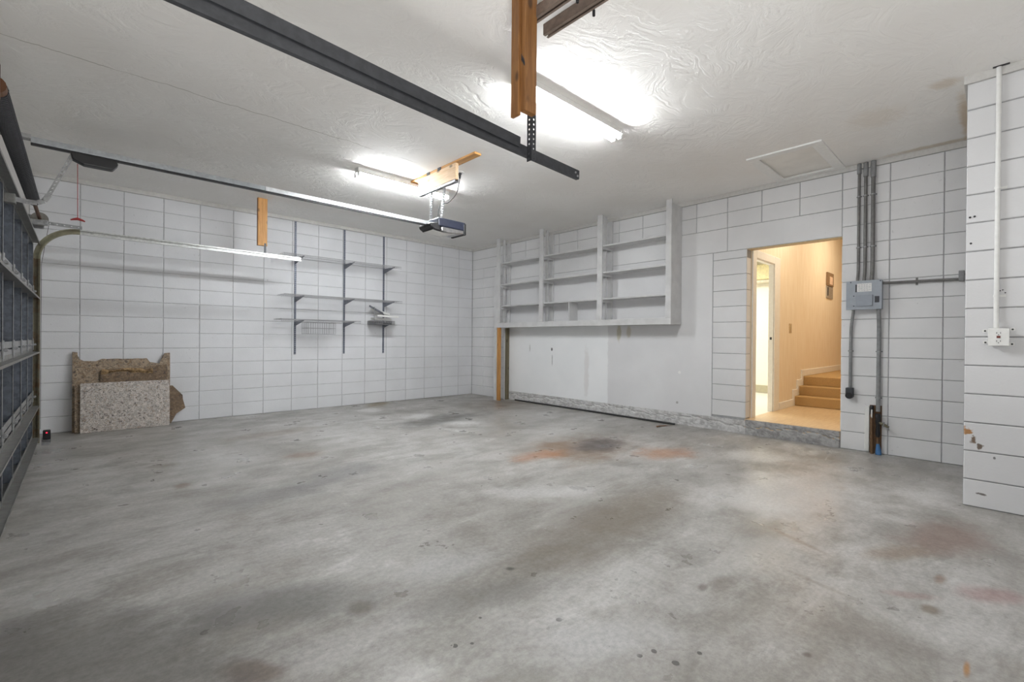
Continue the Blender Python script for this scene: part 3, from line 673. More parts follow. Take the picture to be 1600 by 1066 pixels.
def jtrack(y, side):
    """door track: vertical, quarter bend, horizontal; returns the point list"""
    zt, R, xv = 2.285, 0.33, -0.325
    pts_v = [(xv, y, 0.03), (xv, y, 1.0), (xv, y, zt-R)]
    bend = [(xv+R-R*math.cos(a), y, zt-R+R*math.sin(a)) for a in [math.pi/2*k/14 for k in range(15)]]
    return pts_v, bend, (xv+R, zt)
PROF = lambda s: [(-0.024*s, 0.012), (-0.024*s, 0.026), (0.0, 0.027), (0.0, -0.027), (-0.024*s, -0.026), (-0.024*s, -0.014)]
def door_track(y, s, xe, zend, label, mats):
    v, bnd, (xh, zt) = jtrack(y, s)
    t = thing('door_track', label, 'door track', (-0.325, y, 0))
    MB().sweep(PROF(s), v, (0, 1, 0)).build('vertical_track', mats[0], t, solid=0.0025)
    MB().sweep(PROF(s), bnd, (0, 1, 0)).build('curved_track', mats[1], t, solid=0.0025, smooth=True)
    MB().sweep(PROF(s), [(xh, y, zt), ((xh+xe)/2, y, (zt+zend)/2), (xe, y, zend)], (0, 1, 0)).build('horizontal_track', mats[2], t, solid=0.0025)
    for z in (0.25, 0.95, 1.62):
        mb = MB().box(-0.424, -0.335, y+0.0025*s, y+0.006*s, z-0.03, z+0.03); mb.box(-0.424, -0.419, y+0.002*s, y+0.05*s, z-0.03, z+0.03)
        mb.build('jamb_bracket', M['track_rust'], t)
    return t
ft = door_track(6.905, 1, 2.315, 2.272, 'galvanized far door track curving up beside the left block wall', (M['track_rust'], M['track_curve'], M['track_far']))
nt = door_track(1.86, -1, 2.325, 2.208, 'long dark steel door track crossing overhead nearest the camera', (M['track_rust'], M['track_rust'], M['track']))
# reinforcing angle along the top of the near track
mb = MB().bar((0.02, 1.851, 2.338), (1.79, 1.851, 2.255), 0.0035, 0.055, (0, 0, 1)).bar((0.02, 1.872, 2.366), (1.79, 1.872, 2.283), 0.045, 0.0035, (0, 0, 1))
mb.build('top_angle', M['track'], nt)
for x in (1.05, 1.62, 2.285, 2.305):
    z = 2.285-0.034*(x/2.3)+0.004 if x < 2 else (2.214 if x < 2.29 else 2.196)
    MB().tube([(x, 1.8585, z), (x, 1.8535, z)], 0.007, 8).build('track_bolt', M['galv_light'], nt)
# stay between the header and the far curve
st_ = thing('track_brace', 'short perforated steel brace between header and far track curve', 'brace', (-0.42, 6.86, 2.33))
ladder(MB(), (-0.42, 6.86, 2.338), (0.02, 6.86, 2.325), 0.035, 0.003, (0, 0, 1), 0.012, 0.05).build('strap', M['galv_light'], st_)
MB().box(-0.424, -0.24, 6.80, 6.855, 2.300, 2.350).build('end_plate', M['galv_light'], st_, bevel=0.003)

# torsion shaft, spring and drum
sx, sz = -0.305, 2.375
ts = thing('torsion_spring', 'black coiled torsion spring on a shaft above the garage door', 'spring', (sx, 5.0, sz))
MB().tube([(sx, 1.95, sz), (sx, 6.99, sz)], 0.0155, 12).build('shaft', M['rusty'], ts, smooth=True)
coil = MB(); n = 110; path = []
for k in range(n*10+1):
    a = 2*math.pi*k/10; path.append((sx+0.037*math.cos(a), 3.42+2.55*k/(n*10), sz+0.037*math.sin(a)))
coil.tube(path, 0.0095, 5).tube([(sx, 3.42, sz), (sx, 5.97, sz)], 0.033, 12)
coil.build('coil', M['spring'], ts, smooth=True)
MB().tube([(sx, 5.97, sz), (sx, 6.03, sz)], 0.043, 14).build('winding_cone', M['spring'], ts, smooth=True)
MB().tube([(sx, 3.36, sz), (sx, 3.42, sz)], 0.042, 14).box(XF+0.002, sx+0.02, 3.34, 3.37, sz-0.07, sz+0.10).build('centre_bracket', M['rusty'], ts)
dr = MB().tube([(sx, y, sz) for y in (6.90, 6.912, 6.914, 6.955, 6.957, 6.97)], 0.06, 20, radii=[0.068, 0.068, 0.052, 0.052, 0.066, 0.066])
dr.build('cable_drum', m_metal('cast_drum', (0.22, 0.21, 0.19), 0.45, 0.6), ts, smooth=True)
MB().box(XF+0.002, sx+0.03, 6.985, 6.99, sz-0.09, sz+0.05).build('end_bracket', M['galv_light'], ts)
lc = MB().tube([(sx+0.071, 6.935, sz-0.02), (-0.290, 6.90, 1.9), (-0.292, 6.895, 0.17)], 0.002, 5).build('lift_cable', M['spring'], loc=(-0.29, 6.9, 0.17)); tag(lc, 'thin dark steel lift cable beside the far door track', 'cable')

# ------------------------------------------------------------------ door opener
OY, OZ = 4.36, 2.425
op = thing('garage_door_opener', 'ceiling hung garage door opener with long rail and dark motor head', 'opener', (2.95, OY, 2.36))
MB().box(-0.235, 1.16, OY-0.021, OY+0.021, OZ-0.012, OZ+0.026).build('rail', M['rail'], op, bevel=0.002)
MB().box(1.163, 2.90, OY-0.021, OY+0.021, OZ-0.012, OZ+0.026).build('rail', m_metal('rail_bright', (0.60, 0.62, 0.64), 0.3, 0.6), op, bevel=0.002)
MB().box(-0.235, 2.90, OY-0.010, OY+0.010, OZ-0.026, OZ-0.012).build('drive_chain', M['black'], op)
hb_ = MB().box(XF+0.001, -0.232, OY-0.03, OY-0.0255, OZ+0.008, OZ+0.035).box(XF+0.001, -0.232, OY+0.0255, OY+0.03, OZ+0.008, OZ+0.035).box(XF+0.001, XF+0.005, OY-0.05, OY+0.05, OZ-0.0, OZ+0.08)
hb_.build('header_bracket', M['galv_light'], op)
mb = MB().prism([(-0.05, 0.0), (0.19, 0.0), (0.20, -0.03), (0.17, -0.072), (0.02, -0.072), (-0.04, -0.045)], (0, OY, OZ-0.022), (1, 0, 0), (0, 0, 1), (0, 1, 0), -0.035, 0.035)
mb.build('trolley', M['black'], op, bevel=0.008)
arm = MB(); ladder(arm, (-0.035, OY, OZ-0.03), (-0.165, OY, 2.055), 0.032, 0.004, (0.93, 0, 0.34), 0.010, 0.026)
arm.build('door_arm', M['galv_light'], op)
pth = [(-0.150, OY-0.006, 2.09), (-0.172, OY-0.006, 2.045), (-0.205, OY-0.006, 2.026), (-0.25, OY-0.006, 2.025), (-0.345, OY-0.006, 2.033)]
ca = MB()
for a, b in zip(pth[:-1], pth[1:]): ca.bar(a, b, 0.004, 0.030)
ca.build('curved_arm', M['galv_light'], op)
MB().box(-0.352, -0.30, OY-0.03, OY+0.03, 2.00, 2.06).build('door_bracket', M['strut'], op, bevel=0.003)
MB().tube([(-0.012, OY, OZ-0.09), (-0.010, OY, 1.96)], 0.0022, 6).build('release_cord', M['red'], op)
MB().tube([(-0.046, OY, 1.945), (-0.03, OY, 1.952), (-0.010, OY, 1.958), (0.012, OY, 1.952), (0.028, OY, 1.945)], 0.006, 8, radii=[0.004, 0.007, 0.010, 0.007, 0.004]).build('release_handle', M['red'], op, smooth=True)
# motor head
MB().box(2.86, 3.235, OY-0.125, OY+0.125, 2.395, 2.490).build('housing', M['navy'], op, bevel=0.012)
MB().prism([(2.76, 2.415), (2.90, 2.445), (2.90, 2.34), (2.82, 2.345), (2.765, 2.375)], (0, OY, 0), (1, 0, 0), (0, 0, 1), (0, 1, 0), -0.12, 0.12).build('nose', M['black'], op, bevel=0.014)
MB().prism([(2.90, 2.393), (3.205, 2.393), (3.205, 2.352), (2.97, 2.335), (2.90, 2.345)], (0, OY, 0), (1, 0, 0), (0, 0, 1), (0, 1, 0), -0.128, 0.128).build('side_lens', M['silver'], op, bevel=0.01)
MB().box(3.207, 3.24, OY-0.127, OY+0.127, 2.345, 2.475).build('end_cap', M['black'], op, bevel=0.006)
ln = MB(); ng = 10
vs = [(2.80+0.30*i/ng, OY-0.10+0.20*j/6, 2.342-0.030*math.sin(math.pi*i/ng)*math.sin(math.pi*(j+0.6)/7.2)) for i in range(ng+1) for j in range(7)]
ln.add(vs, [(i*7+j, i*7+j+1, (i+1)*7+j+1, (i+1)*7+j) for i in range(ng) for j in range(6)])
ln.build('lamp_lens', M['lens'], op, smooth=True, solid=0.003)
# hanging straps and cord belong to the opener
for (xx, yy, xb) in ((2.93, 4.475, 2.915), (2.945, 4.245, 2.90)):
    a = MB(); ladder(a, (xx, yy, 2.83), (xb, yy, 2.455), 0.032, 0.003, (1, 0, 0), 0.010, 0.026)
    ladder(a, (xx+0.0165, yy+0.016, 2.83), (xb+0.0165, yy+0.016, 2.455), 0.032, 0.003, (0, 1, 0), 0.010, 0.026)
    a.build('hanger_strap', M['galv_light'], op)
def smooth_path(P, n=6):
    out = []; P = [Vector(p) for p in P]; Q = [P[0]]+P+[P[-1]]
    for i in range(1, len(Q)-2):
        for k in range(n):
            t = k/n; a, b, c, d = Q[i-1:i+3]
            out.append(0.5*((2*b)+(c-a)*t+(2*a-5*b+4*c-d)*t*t+(3*b-a-3*c+d)*t**3))
    return out+[P[-1]]
MB().tube(smooth_path([(3.145, 4.235, 3.03), (3.14, 4.24, 2.93), (3.115, 4.26, 2.80), (3.04, 4.29, 2.70), (2.985, 4.31, 2.675), (2.955, 4.345, 2.66), (2.95, 4.37, 2.58), (2.955, 4.38, 2.485)]), 0.0042, 8).build('power_cord', M['dgrey'], op, smooth=True)
MB().tube([(3.145, 4.235, 3.020), (3.145, 4.235, 2.975)], 0.015, 10, radii=[0.017, 0.009]).build('plug', M['black'], op, smooth=True)
oc = thing('ceiling_outlet', 'small round ceiling outlet feeding the opener cord', 'outlet', (3.145, 4.235, H))
MB().tube([(3.145, 4.235, H+0.001), (3.145, 4.235, H-0.012)], 0.05, 20, radii=[0.05, 0.046]).build('cover_plate', M['white_paint'], oc, smooth=True)
MB().box(3.128, 3.162, 4.218, 4.252, H-0.026, H-0.012).build('socket', M['dgrey'], oc, bevel=0.003)
# timber that carries the opener
tb = thing('ceiling_joist_block', 'bare pine blocking screwed to the ceiling above the door opener', 'wood block', (2.93, 4.3, H))
MB().box(2.900, 2.988, 3.66, 4.95, H-0.021, H+0.0005).build('flat_board', M['orange_wood_y'], tb, bevel=0.003)
MB().box(2.902, 2.942, 3.985, 4.715, 2.855, H-0.022).build('edge_board', M['pale_wood'], tb, bevel=0.003)
a = MB(); a.box(2.9435, 2.9465, 3.99, 4.715, 2.826, 2.865); ladder(a, (2.925, 3.99, 2.827), (2.925, 4.715, 2.827), 0.040, 0.003, (1, 0, 0), 0.012, 0.05)
a.box(2.9015, 2.9045, 3.99, 4.715, 2.826, 2.85); a.build('perforated_angle', M['galv_light'], tb)
for y in (4.28, 4.5):
    MB().box(2.893, 2.8995, y-0.03, y+0.03, H-0.030, H-0.001).build('nail_plate', M['dgrey'], tb)

# ------------------------------------------------------------------ hanging posts
pn = thing('hanging_post', 'brown wood post hanging from ceiling at the top centre, holding the dark track', 'post', (1.77, 1.80, H))
MB().box(1.742, 1.832, 1.768, 1.806, 2.392, H).build('front_board', M['brown_wood'], pn, bevel=0.003)
MB().box(1.722, 1.742, 1.800, 1.858, 2.37, H).build('side_board', M['brown_wood'], pn, bevel=0.003)
mk = MB()
for k in range(9):
    y = 1.772+0.003*k; z = 2.640+0.005*k
    mk.box(1.7412, 1.7419, y-0.002, y+0.002, z-0.012, z+0.010+0.006*(k % 3))
mk.build('stamp_mark', M['dgrey'], pn)
a = MB(); ladder(a, (1.859, 1.814, 2.46), (1.859, 1.814, 2.158), 0.034, 0.003, (1, 0, 0), 0.011, 0.027); ladder(a, (1.842, 1.832, 2.46), (1.842, 1.832, 2.158), 0.032, 0.003, (0, 1, 0), 0.011, 0.027)
a.build('perforated_angle', M['track'], pn)
pf = thing('hanging_post', 'short orange wood post hanging from ceiling beside the left block wall', 'post', (1.82, 6.95, H))
MB().box(1.762, 1.772+0.105, 6.915, 6.953, 2.405, H).build('board', M['orange_wood'], pf, bevel=0.003)
MB().box(1.757, 1.7615, 6.914, 6.954, 2.405, H).build('board_edge', M['brown_wood'], pf)
MB().box(1.838, 1.862, 6.909, 6.914, 2.25, 2.44).build('hanger_strap', M['track'], pf)

# rails of the other bay, hung under the ceiling near the top edge
def bay_rail(x, label, yend):
    t = thing('ceiling_rail', label, 'rail', (x, 0.5, H))
    mb = MB().box(x-0.022, x-0.019, -2.4, yend, 2.930, 2.990).box(x-0.022, x+0.022, -2.4, yend, 2.988, 2.991).box(x-0.022, x-0.004, -2.4, yend, 2.928, 2.931).box(x+0.019, x+0.022, -2.4, yend, 2.940, 2.990).box(x+0.008, x+0.022, -2.4, yend, 2.928, 2.931)
    mb.build('channel', M['brown_rail'], t)
    for y in (1.52, 0.3, -1.2):
        MB().tube([(x+0.028, y, H), (x+0.028, y, 2.90)], 0.005, 8).tube([(x+0.028, y, 2.93), (x+0.028, y, 2.90)], 0.008, 8).build('hanger_bolt', M['track'], t)
bay_rail(1.985, 'brown steel ceiling rail at the top edge, the one right of the other', 1.845)
bay_rail(1.845, 'brown steel ceiling rail at the top edge, partly hidden by the hanging wood post', 1.86)

# ------------------------------------------------------------------ wire shelving on the left wall
SX = [2.487, 3.279, 4.005]
def standard(x, lab):
    t = thing('shelf_standard', lab, 'shelf standard', (x, YB-0.006, 0.89), 'slotted shelf standards on the left wall')
    y = YB-0.001
    MB().box(x-0.014, x+0.014, y-0.003, y, 0.89, 2.992).box(x-0.014, x-0.0115, y-0.013, y-0.003, 0.89, 2.992).box(x+0.0115, x+0.014, y-0.013, y-0.003, 0.89, 2.992).box(x-0.014, x+0.014, y-0.0155, y-0.013, 0.89, 2.992).build('channel', M['std'], t)
    mb = MB(); z = 0.91
    while z < 2.97:
        mb.box(x-0.009, x-0.003, y-0.0162, y-0.0155, z, z+0.016); mb.box(x+0.003, x+0.009, y-0.0162, y-0.0155, z, z+0.016); z += 0.032
    tag(mb.build('slots', M['dark_slot'], t), kind='stuff')
for x, l in zip(SX, ('grey slotted shelf standard at the left end of the wire shelves', 'grey slotted shelf standard in the middle of the wire shelves', 'grey slotted shelf standard at the right end of the wire shelves, behind the tray')): standard(x, l)
DEP = 0.39
def bracket(x, z, lab):
    t = thing('shelf_bracket', lab, 'bracket', (x, YB-0.016, z), 'shelf brackets under the wire shelves')
    y = YB-0.0165
    MB().prism([(0, 0.0), (DEP, 0.0), (DEP, -0.012), (0.08, -0.070), (0, -0.085)], (x, y, z), (0, -1, 0), (0, 0, 1), (1, 0, 0), -0.004, 0.004).build('arm', M['bracket'], t, bevel=0.001)
ZS = (2.405, 1.800, 1.425)
POS = ('left', 'middle', 'right')
for i, z in enumerate(ZS):
    for j, x in enumerate(SX):
        if i == 2 and j == 2: continue
        bracket(x, z-0.003, 'triangular steel bracket under the %s wire shelf at its %s standard' % (('top', 'middle', 'lowest')[i], POS[j]))
def wire_shelf(x0, x1, z, lab):
    t = thing('wire_shelf', lab, 'wire shelf', ((x0+x1)/2, YB-0.2, z), 'wire shelves on the left wall')
    y0, y1 = YB-0.03, YB-0.03-0.365
    for y, zz, r in ((y0, z, 0.0032), (y1, z, 0.0035), (y1, z-0.030, 0.0035), ((y0+y1)/2, z, 0.003)):
        MB().tube([(x0, y, zz), (x1, y, zz)], r, 6).build('rail_wire', M['wire'], t)
    mb = MB(); n = int((x1-x0)/0.0254)
    for k in range(n+1):
        x = x0+0.004+(x1-x0-0.008)*k/n
        mb.bar((x, y0, z+0.0045), (x, y1, z+0.0045), 0.0028, 0.0028); mb.bar((x, y1-0.0036, z+0.004), (x, y1-0.0036, z-0.030), 0.0028, 0.0028, (0, 1, 0))
    tag(mb.build('deck_wires', M['wire'], t), kind='stuff')
wire_shelf(2.20, 4.14, ZS[0]+0.006, 'grey wire shelf at the top, under the ceiling')
wire_shelf(2.22, 4.16, ZS[1]+0.006, 'grey wire shelf second from the top, full length')
wire_shelf(2.17, 3.40, ZS[2]+0.006, 'short grey wire shelf lowest on the wall, above the hanging basket')
def wire_basket(name, lab, cat, x0, x1, ya, yb, z0, z1, mat, step=0.035, r=0.0022):
    t = thing(name, lab, cat, ((x0+x1)/2, (ya+yb)/2, z0))
    for z in (z1, (z0+z1)/2, z0):
        P = [(x0, ya, z), (x1, ya, z), (x1, yb, z), (x0, yb, z), (x0, ya, z)]
        mb = MB()
        for a, b in zip(P[:-1], P[1:]): mb.tube([a, b], r*1.3, 6)
        mb.build('hoop_wire', mat, t)
    mb = MB(); n = max(2, int((x1-x0)/step))
    for k in range(n+1):
        x = x0+(x1-x0)*k/n; mb.tube([(x, ya, z1), (x, ya, z0), (x, yb, z0), (x, yb, z1)], r, 4)
    n = max(2, int((yb-ya)/step))
    for k in range(1, n):
        y = ya+(yb-ya)*k/n; mb.tube([(x0, y, z1), (x0, y, z0), (x1, y, z0), (x1, y, z1)], r, 4)
    tag(mb.build('grid_wires', mat, t), kind='stuff'); return t
bk = wire_basket('wire_basket', 'grey wire basket hanging under the lowest wire shelf', 'basket', 2.56, 2.985, YB-0.385, YB-0.10, 1.215, ZS[2]-0.032, M['wire'])
for x in (2.60, 2.945):
    MB().tube([(x, YB-0.385, 1.392), (x, YB-0.392, 1.394)], 0.003, 6).build('hook', M['wire'], bk)
tr = wire_basket('wire_tray', 'dark wire tray hung on the right shelf standard', 'tray', 3.70, 4.05, YB-0.34, YB-0.02, 1.40, 1.455, m_metal('tray_wire', (0.24, 0.24, 0.25), 0.5, 0.3), 0.03, 0.004)
MB().prism([(0, 0.05), (0.31, 0.05), (0.31, 0.03), (0, -0.05)], (4.005, YB-0.0165, 1.39), (0, -1, 0), (0, 0, 1), (1, 0, 0), -0.004, 0.004).build('arm', M['bracket'], tr)
# loose white shelf strips and brackets piled on the tray
def strip_piece(lab, p0, p1, w, h, mat, cat='shelf part'):
    mb = MB(); p0, p1 = Vector(p0), Vector(p1)
    mb.bar(p0, p1, w, 0.004); d = (p1-p0).normalized(); sd = d.cross(Vector((0, 0, 1))).normalized()
    for s in (-1, 1): mb.bar(p0+sd*s*(w/2-0.002)+Vector((0, 0, -h/2)), p1+sd*s*(w/2-0.002)+Vector((0, 0, -h/2)), 0.004, h)
    o = mb.build('shelf_strip', mat, loc=tuple((p0+p1)/2)); return tag(o, lab, cat, 'loose shelf parts piled on the wire tray')
strip_piece('wide bright white shelf strip on the front of the wire tray', (3.735, YB-0.26, 1.560), (4.14, YB-0.27, 1.552), 0.10, 0.030, M['white_paint'])
strip_piece('narrow white shelf strip lying lowest on the wire tray', (3.71, YB-0.17, 1.512), (4.06, YB-0.16, 1.505), 0.09, 0.034, M['white_paint'])
strip_piece('white shelf strip slanting down at the back of the pile on the wire tray', (3.73, YB-0.10, 1.68), (4.08, YB-0.07, 1.600), 0.06, 0.03, M['white_paint'])
strip_piece('dark grey bracket sticking up at the left of the wire tray', (3.655, YB-0.18, 1.725), (3.90, YB-0.19, 1.605), 0.03, 0.025, M['bracket'])
MBh = MB()
for k in range(4): MBh.tube([(3.69+0.012*k, YB-0.30+0.02*k, 1.46), (3.69+0.006*k, YB-0.30+0.02*k, 1.69)], 0.0028, 6)
MBh.tube([(3.69, YB-0.30, 1.69), (3.708, YB-0.24, 1.69)], 0.0028, 6).tube([(3.69, YB-0.30, 1.60), (3.715, YB-0.24, 1.60)], 0.0028, 6)
tag(MBh.build('wire_end_rack', M['wire'], loc=(3.70, YB-0.28, 1.46)), 'small grey wire end rack standing at the left of the tray', 'shelf part', 'loose shelf parts piled on the wire tray')

# ------------------------------------------------------------------ broken granite slabs against the left wall
def slab(lab, poly, x0, ybase, lean, t, mat, mat2=None, group='broken granite slabs leaning on the left wall'):
    """polygon in slab plane (x, up) leaning back towards +y by angle lean; front face at ybase"""
    up = Vector((0, math.sin(lean), math.cos(lean))); n = Vector((0, math.cos(lean), -math.sin(lean)))
    mb = MB(); zlift = t*math.sin(lean)
    mb.prism(poly, (x0, ybase, zlift+0.001), (1, 0, 0), up, n, 0, t)
    cx = x0+sum(p[0] for p in poly)/len(poly)
    o = mb.build('granite_slab', mat, loc=(cx, ybase, 0)); tag(o, lab, 'granite slab', group)
    return o, up, n
def ragged(p0, p1, n, amp):
    out = []
    for k in range(1, n):
        f = k/n; out.append((p0[0]+(p1[0]-p0[0])*f+random.uniform(-amp, amp)*0.5, p0[1]+(p1[1]-p0[1])*f+random.uniform(-amp, amp)))
    return out
# front polished slab
slab('pale speckled granite slab at the front of the stack, rectangular', [(0, 0), (0.852, 0), (0.855, 0.30), (0.850, 0.588), (0.42, 0.590), (0, 0.588)], 0.013, 7.415, 0.10, 0.022, M['granite'])
# narrow second slab seen along the left edge
slab('dark edged granite slab directly behind the front one', [(0, 0), (0.80, 0), (0.80, 0.57), (0.0, 0.575)], -0.035, 7.462, 0.10, 0.022, M['granite_b'])
# brown chipped slab
pts = [(0, 0), (0.645, 0), (0.665, 0.70), (0.655, 0.79)]+ragged((0.655, 0.79), (0.30, 0.74), 9, 0.010)+[(0.30, 0.755)]+ragged((0.30, 0.755), (0.02, 0.745), 6, 0.008)+[(0.0, 0.735)]
o, up, n = slab('brown granite slab with chipped bare upper edge, third in the stack', pts, 0.192, 7.500, 0.095, 0.022, M['granite_d'])
# rough broken face along the upper edge of the brown slab
g = MB(); k = 22; vs = []; fs = []
for i in range(k+1):
    f = i/k; x = 0.192+0.01+0.50*f
    tops = 0.745-0.01*math.sin(f*9)+random.uniform(-0.006, 0.006); low = 0.655+0.035*math.sin(f*4+0.5)+0.06*f+random.uniform(-0.008, 0.008)
    for s, dpt in ((low, -0.001), ((low+tops)/2, -0.016-0.008*random.random()), (tops, -0.004)):
        v = Vector((x, 7.500, 0.003))+up*s+n*dpt; vs.append(v)
for i in range(k):
    for j in range(2): fs.append((i*3+j, i*3+j+1, (i+1)*3+j+1, (i+1)*3+j))
g.add(vs, fs).build('broken_face', M['granite_raw'], o)
# rear slab with sink cut-out horns
pts = [(0, 0), (0.935, 0), (0.945, 0.74), (0.945, 0.94), (0.885, 0.935)]+ragged((0.885, 0.935), (0.83, 0.81), 4, 0.008)+[(0.83, 0.80)]+ragged((0.83, 0.80), (0.70, 0.83), 4, 0.006)+[(0.70, 0.872)]+ragged((0.70, 0.872), (0.22, 0.868), 10, 0.006)+[(0.21, 0.845), (0.10, 0.850), (0.062, 0.875)]+ragged((0.062, 0.875), (0.045, 0.935), 3, 0.006)+[(0.045, 0.955), (0, 0.962)]
slab('tall granite slab at the back with horns beside a sink cut-out', pts, -0.058, 7.530, 0.090, 0.025, M['granite_b'])
# chunk at the right
pts = [(0, 0), (0.06, 0.12), (0.16, 0.19), (0.135, 0.30), (0.13, 0.365), (0.02, 0.50), (-0.06, 0.50), (-0.06, 0)]
slab('small jagged granite chunk peeking out right of the stack', pts, 0.895, 7.555, 0.12, 0.022, M['granite_d'])

# photo eye by the door
pe = thing('photo_eye', 'small black safety sensor with red light by the garage door track', 'sensor', (-0.245, 6.93, 0.09))
MB().box(-0.275, -0.215, 6.90, 6.95, 0.055, 0.155).build('body', M['black'], pe, bevel=0.008)
MB().tube([(-0.245, 6.9005, 0.128), (-0.245, 6.896, 0.128)], 0.007, 10).build('indicator_light', M['led'], pe)
MB().box(-0.285, -0.215, 6.951, 6.955, 0.03, 0.07).box(-0.285, -0.215, 6.90, 6.955, 0.0, 0.031).build('bracket', M['galv_light'], pe)

# ------------------------------------------------------------------ built-in shelf unit on the right wall
U0, U1 = 3.030, 6.560; ZB = 1.375; XU = 5.750
su = thing('wall_shelf_unit', 'grey painted wooden shelf unit mounted on the right wall up to the ceiling', 'shelf unit', (5.9, 4.8, ZB))
def ub(name, x0, x1, y0, y1, z0, z1, mat='grey_wood', par=None): return MB().box(x0, x1, y0, y1, z0, z1).build(name, M[mat], par or su, bevel=0.002)
ub('bottom_rail', XU, XU+0.019, U0, U1, ZB, ZB+0.088)
ub('bottom_board', XU+0.020, XR-0.004, U0+0.021, U1-0.021, ZB+0.004, ZB+0.024)
ub('end_panel', XU+0.020, XR-0.004, U0, U0+0.019, ZB, H-0.056)
STL = [(U0, 3.112), (4.145, 4.240), (5.362, 5.455), (6.468, U1)]
for a, b in STL: ub('front_stile', XU, XU+0.019, a, b, ZB+0.089, H)
for a, b in STL[1:]:
    ub('wall_post', XR-0.042, XR-0.004, a+0.005, b-0.010, ZB+0.025, H-0.056)
    ub('inner_post', XR-0.150, XR-0.112, a+0.040, b-0.008, ZB+0.025, H)
ub('wall_post', XR-0.042, XR-0.004, U0+0.020, U0+0.06, ZB+0.025, H-0.056)
for z in (2.592, 2.188, 1.788):
    for i, (a, b) in enumerate(((3.022+0.028, 4.236), (4.150, 5.450), (5.367, 6.540))):
        y0 = [U0+0.020, 4.192, 5.410][i]; y1 = [4.188, 5.406, U1-0.022][i]
        ub('shelf', XU+0.020, XR-0.043, y0, y1, z-0.022, z)
    for yc in (4.19, 5.408, 6.49):
        ub('cleat', XU+0.022, XR-0.045, yc-0.028-0.02, yc-0.026, z-0.062, z-0.0225)
        if yc < 6: ub('cleat', XU+0.022, XR-0.045, yc+0.026, yc+0.046, z-0.062, z-0.0225)
    ub('cleat', XU+0.022, XR-0.045, U0+0.020, U0+0.040, z-0.062, z-0.0225)
ub('divider', XU+0.021, XR-0.06, 4.798, 4.816, ZB+0.0245, 1.765)
# timber legs at the left end
lp = thing('corner_post', 'bare orange pine post under the left end of the shelf unit', 'post', (5.79, 6.52, 0))
MB().box(5.772, 5.808, 6.478, 6.556, 0, ZB-0.001).build('board', M['orange_wood'], lp, bevel=0.003)
MB().box(5.755, 5.7715, 6.556, 6.628, 0, 2.49).build('painted_strip', M['grey_wood'], lp, bevel=0.002)
lw = thing('wall_stud', 'greenish weathered stud against the wall behind the orange post', 'post', (6.0, 6.53, 0))
MB().box(5.965, XR-0.004, 6.505, 6.575, 0, ZB-0.001).build('board', m_wood('weathered_stud', (0.10, 0.085, 0.05), (0.20, 0.17, 0.10), 2), lw, bevel=0.003)
MB().box(5.950, 5.9645, 6.535, 6.575, 0, ZB-0.001).build('pale_strip', M['grey_wood'], lw, bevel=0.001)

# ------------------------------------------------------------------ electrical panel and conduits on the right wall
pl = thing('electrical_panel', 'grey electrical subpanel right of the doorway', 'electrical panel', (6.0, 0.98, 1.50))
PY0, PY1, PZ0, PZ1, PXF = 0.845, 1.120, 1.500, 1.795, 5.952
MB().box(PXF+0.012, XR-0.002, PY0, PY1, PZ0, PZ1).build('box', M['panel'], pl, bevel=0.003)
pcov = MB().box(PXF, PXF+0.011, PY0-0.004, PY1+0.022, PZ0-0.004, PZ1+0.004).build('cover', M['panel'], pl, bevel=0.003)
MB().box(PXF-0.010, PXF-0.0005, 0.915, 1.055, 1.530, 1.648).build('door', m_plain('panel_door', (0.29, 0.32, 0.36), 0.4, var=0.03), pl, bevel=0.004)
MB().box(PXF-0.003, PXF-0.0005, 0.862, 0.900, 1.565, 1.630).build('latch', M['dgrey'], pcov, bevel=0.002)
plab = MB().box(PXF-0.0015, PXF-0.0003, 0.925, 1.048, 1.682, 1.768).build('data_label', M['paper'], pl)
MB().box(PXF-0.0016, PXF-0.0003, 1.050, 1.062, 1.680, 1.760).build('label_stripe', M['black'], plab)
mb = MB()
for r in range(4):
    for k in range(5): mb.box(PXF-0.0020, PXF-0.0016, 0.935+0.022*k, 0.935+0.022*k+random.uniform(0.008, 0.017), 1.697+0.018*r, 1.701+0.018*r)
mb.build('print', M['panel'], plab)
for y, z in ((1.102, 1.785), (0.855, 1.785), (1.075, 1.640), (1.075, 1.535)):
    MB().tube([(PXF-0.0005, y, z), (PXF-0.004, y, z)], 0.006, 8).build('screw', M['dgrey'], pcov)
def conduit(lab, pts, r, straps, mat='conduit', couplings=()):
    t = thing('conduit', lab, 'conduit', pts[0], 'grey conduits at the electrical panel')
    MB().tube(pts, r, 14).build('pipe', M[mat], t, smooth=True)
    for z, y in straps:
        mb = MB(); mb.tube([(XR-0.006-r, y, z-0.006), (XR-0.006-r, y, z+0.006)], r+0.0025, 14)
        mb.box(XR-0.006, XR-0.001, y-r-0.010, y+r+0.010, z-0.006, z+0.006); sp = mb.build('strap', M['galv_light'], t)
        for s in (-1, 1): MB().tube([(XR-0.006, y+s*(r+0.006), z), (XR-0.011, y+s*(r+0.006), z)], 0.004, 6).build('screw', M['dgrey'], sp)
    for z0, z1 in couplings:
        y = pts[-1][1]
        MB().tube([(XR-0.008-r, y, z0), (XR-0.008-r, y, z1)], r+0.006, 14).build('coupling', M['conduit_l'], t, smooth=True)
    return t
def riser(y, r, cp, lab):
    x = XR-0.008-r
    conduit(lab, smooth_path([(5.99, y, PZ1+0.002), (5.995, y, PZ1+0.03), (x, y, PZ1+0.14), (x, y, 2.4), (x, y, H-0.001)], 4), r, ((2.70, y), (2.16, y)), couplings=((cp, 3.045),))
riser(1.052, 0.0135, 2.94, 'thin grey conduit rising from the panel, leftmost of the three')
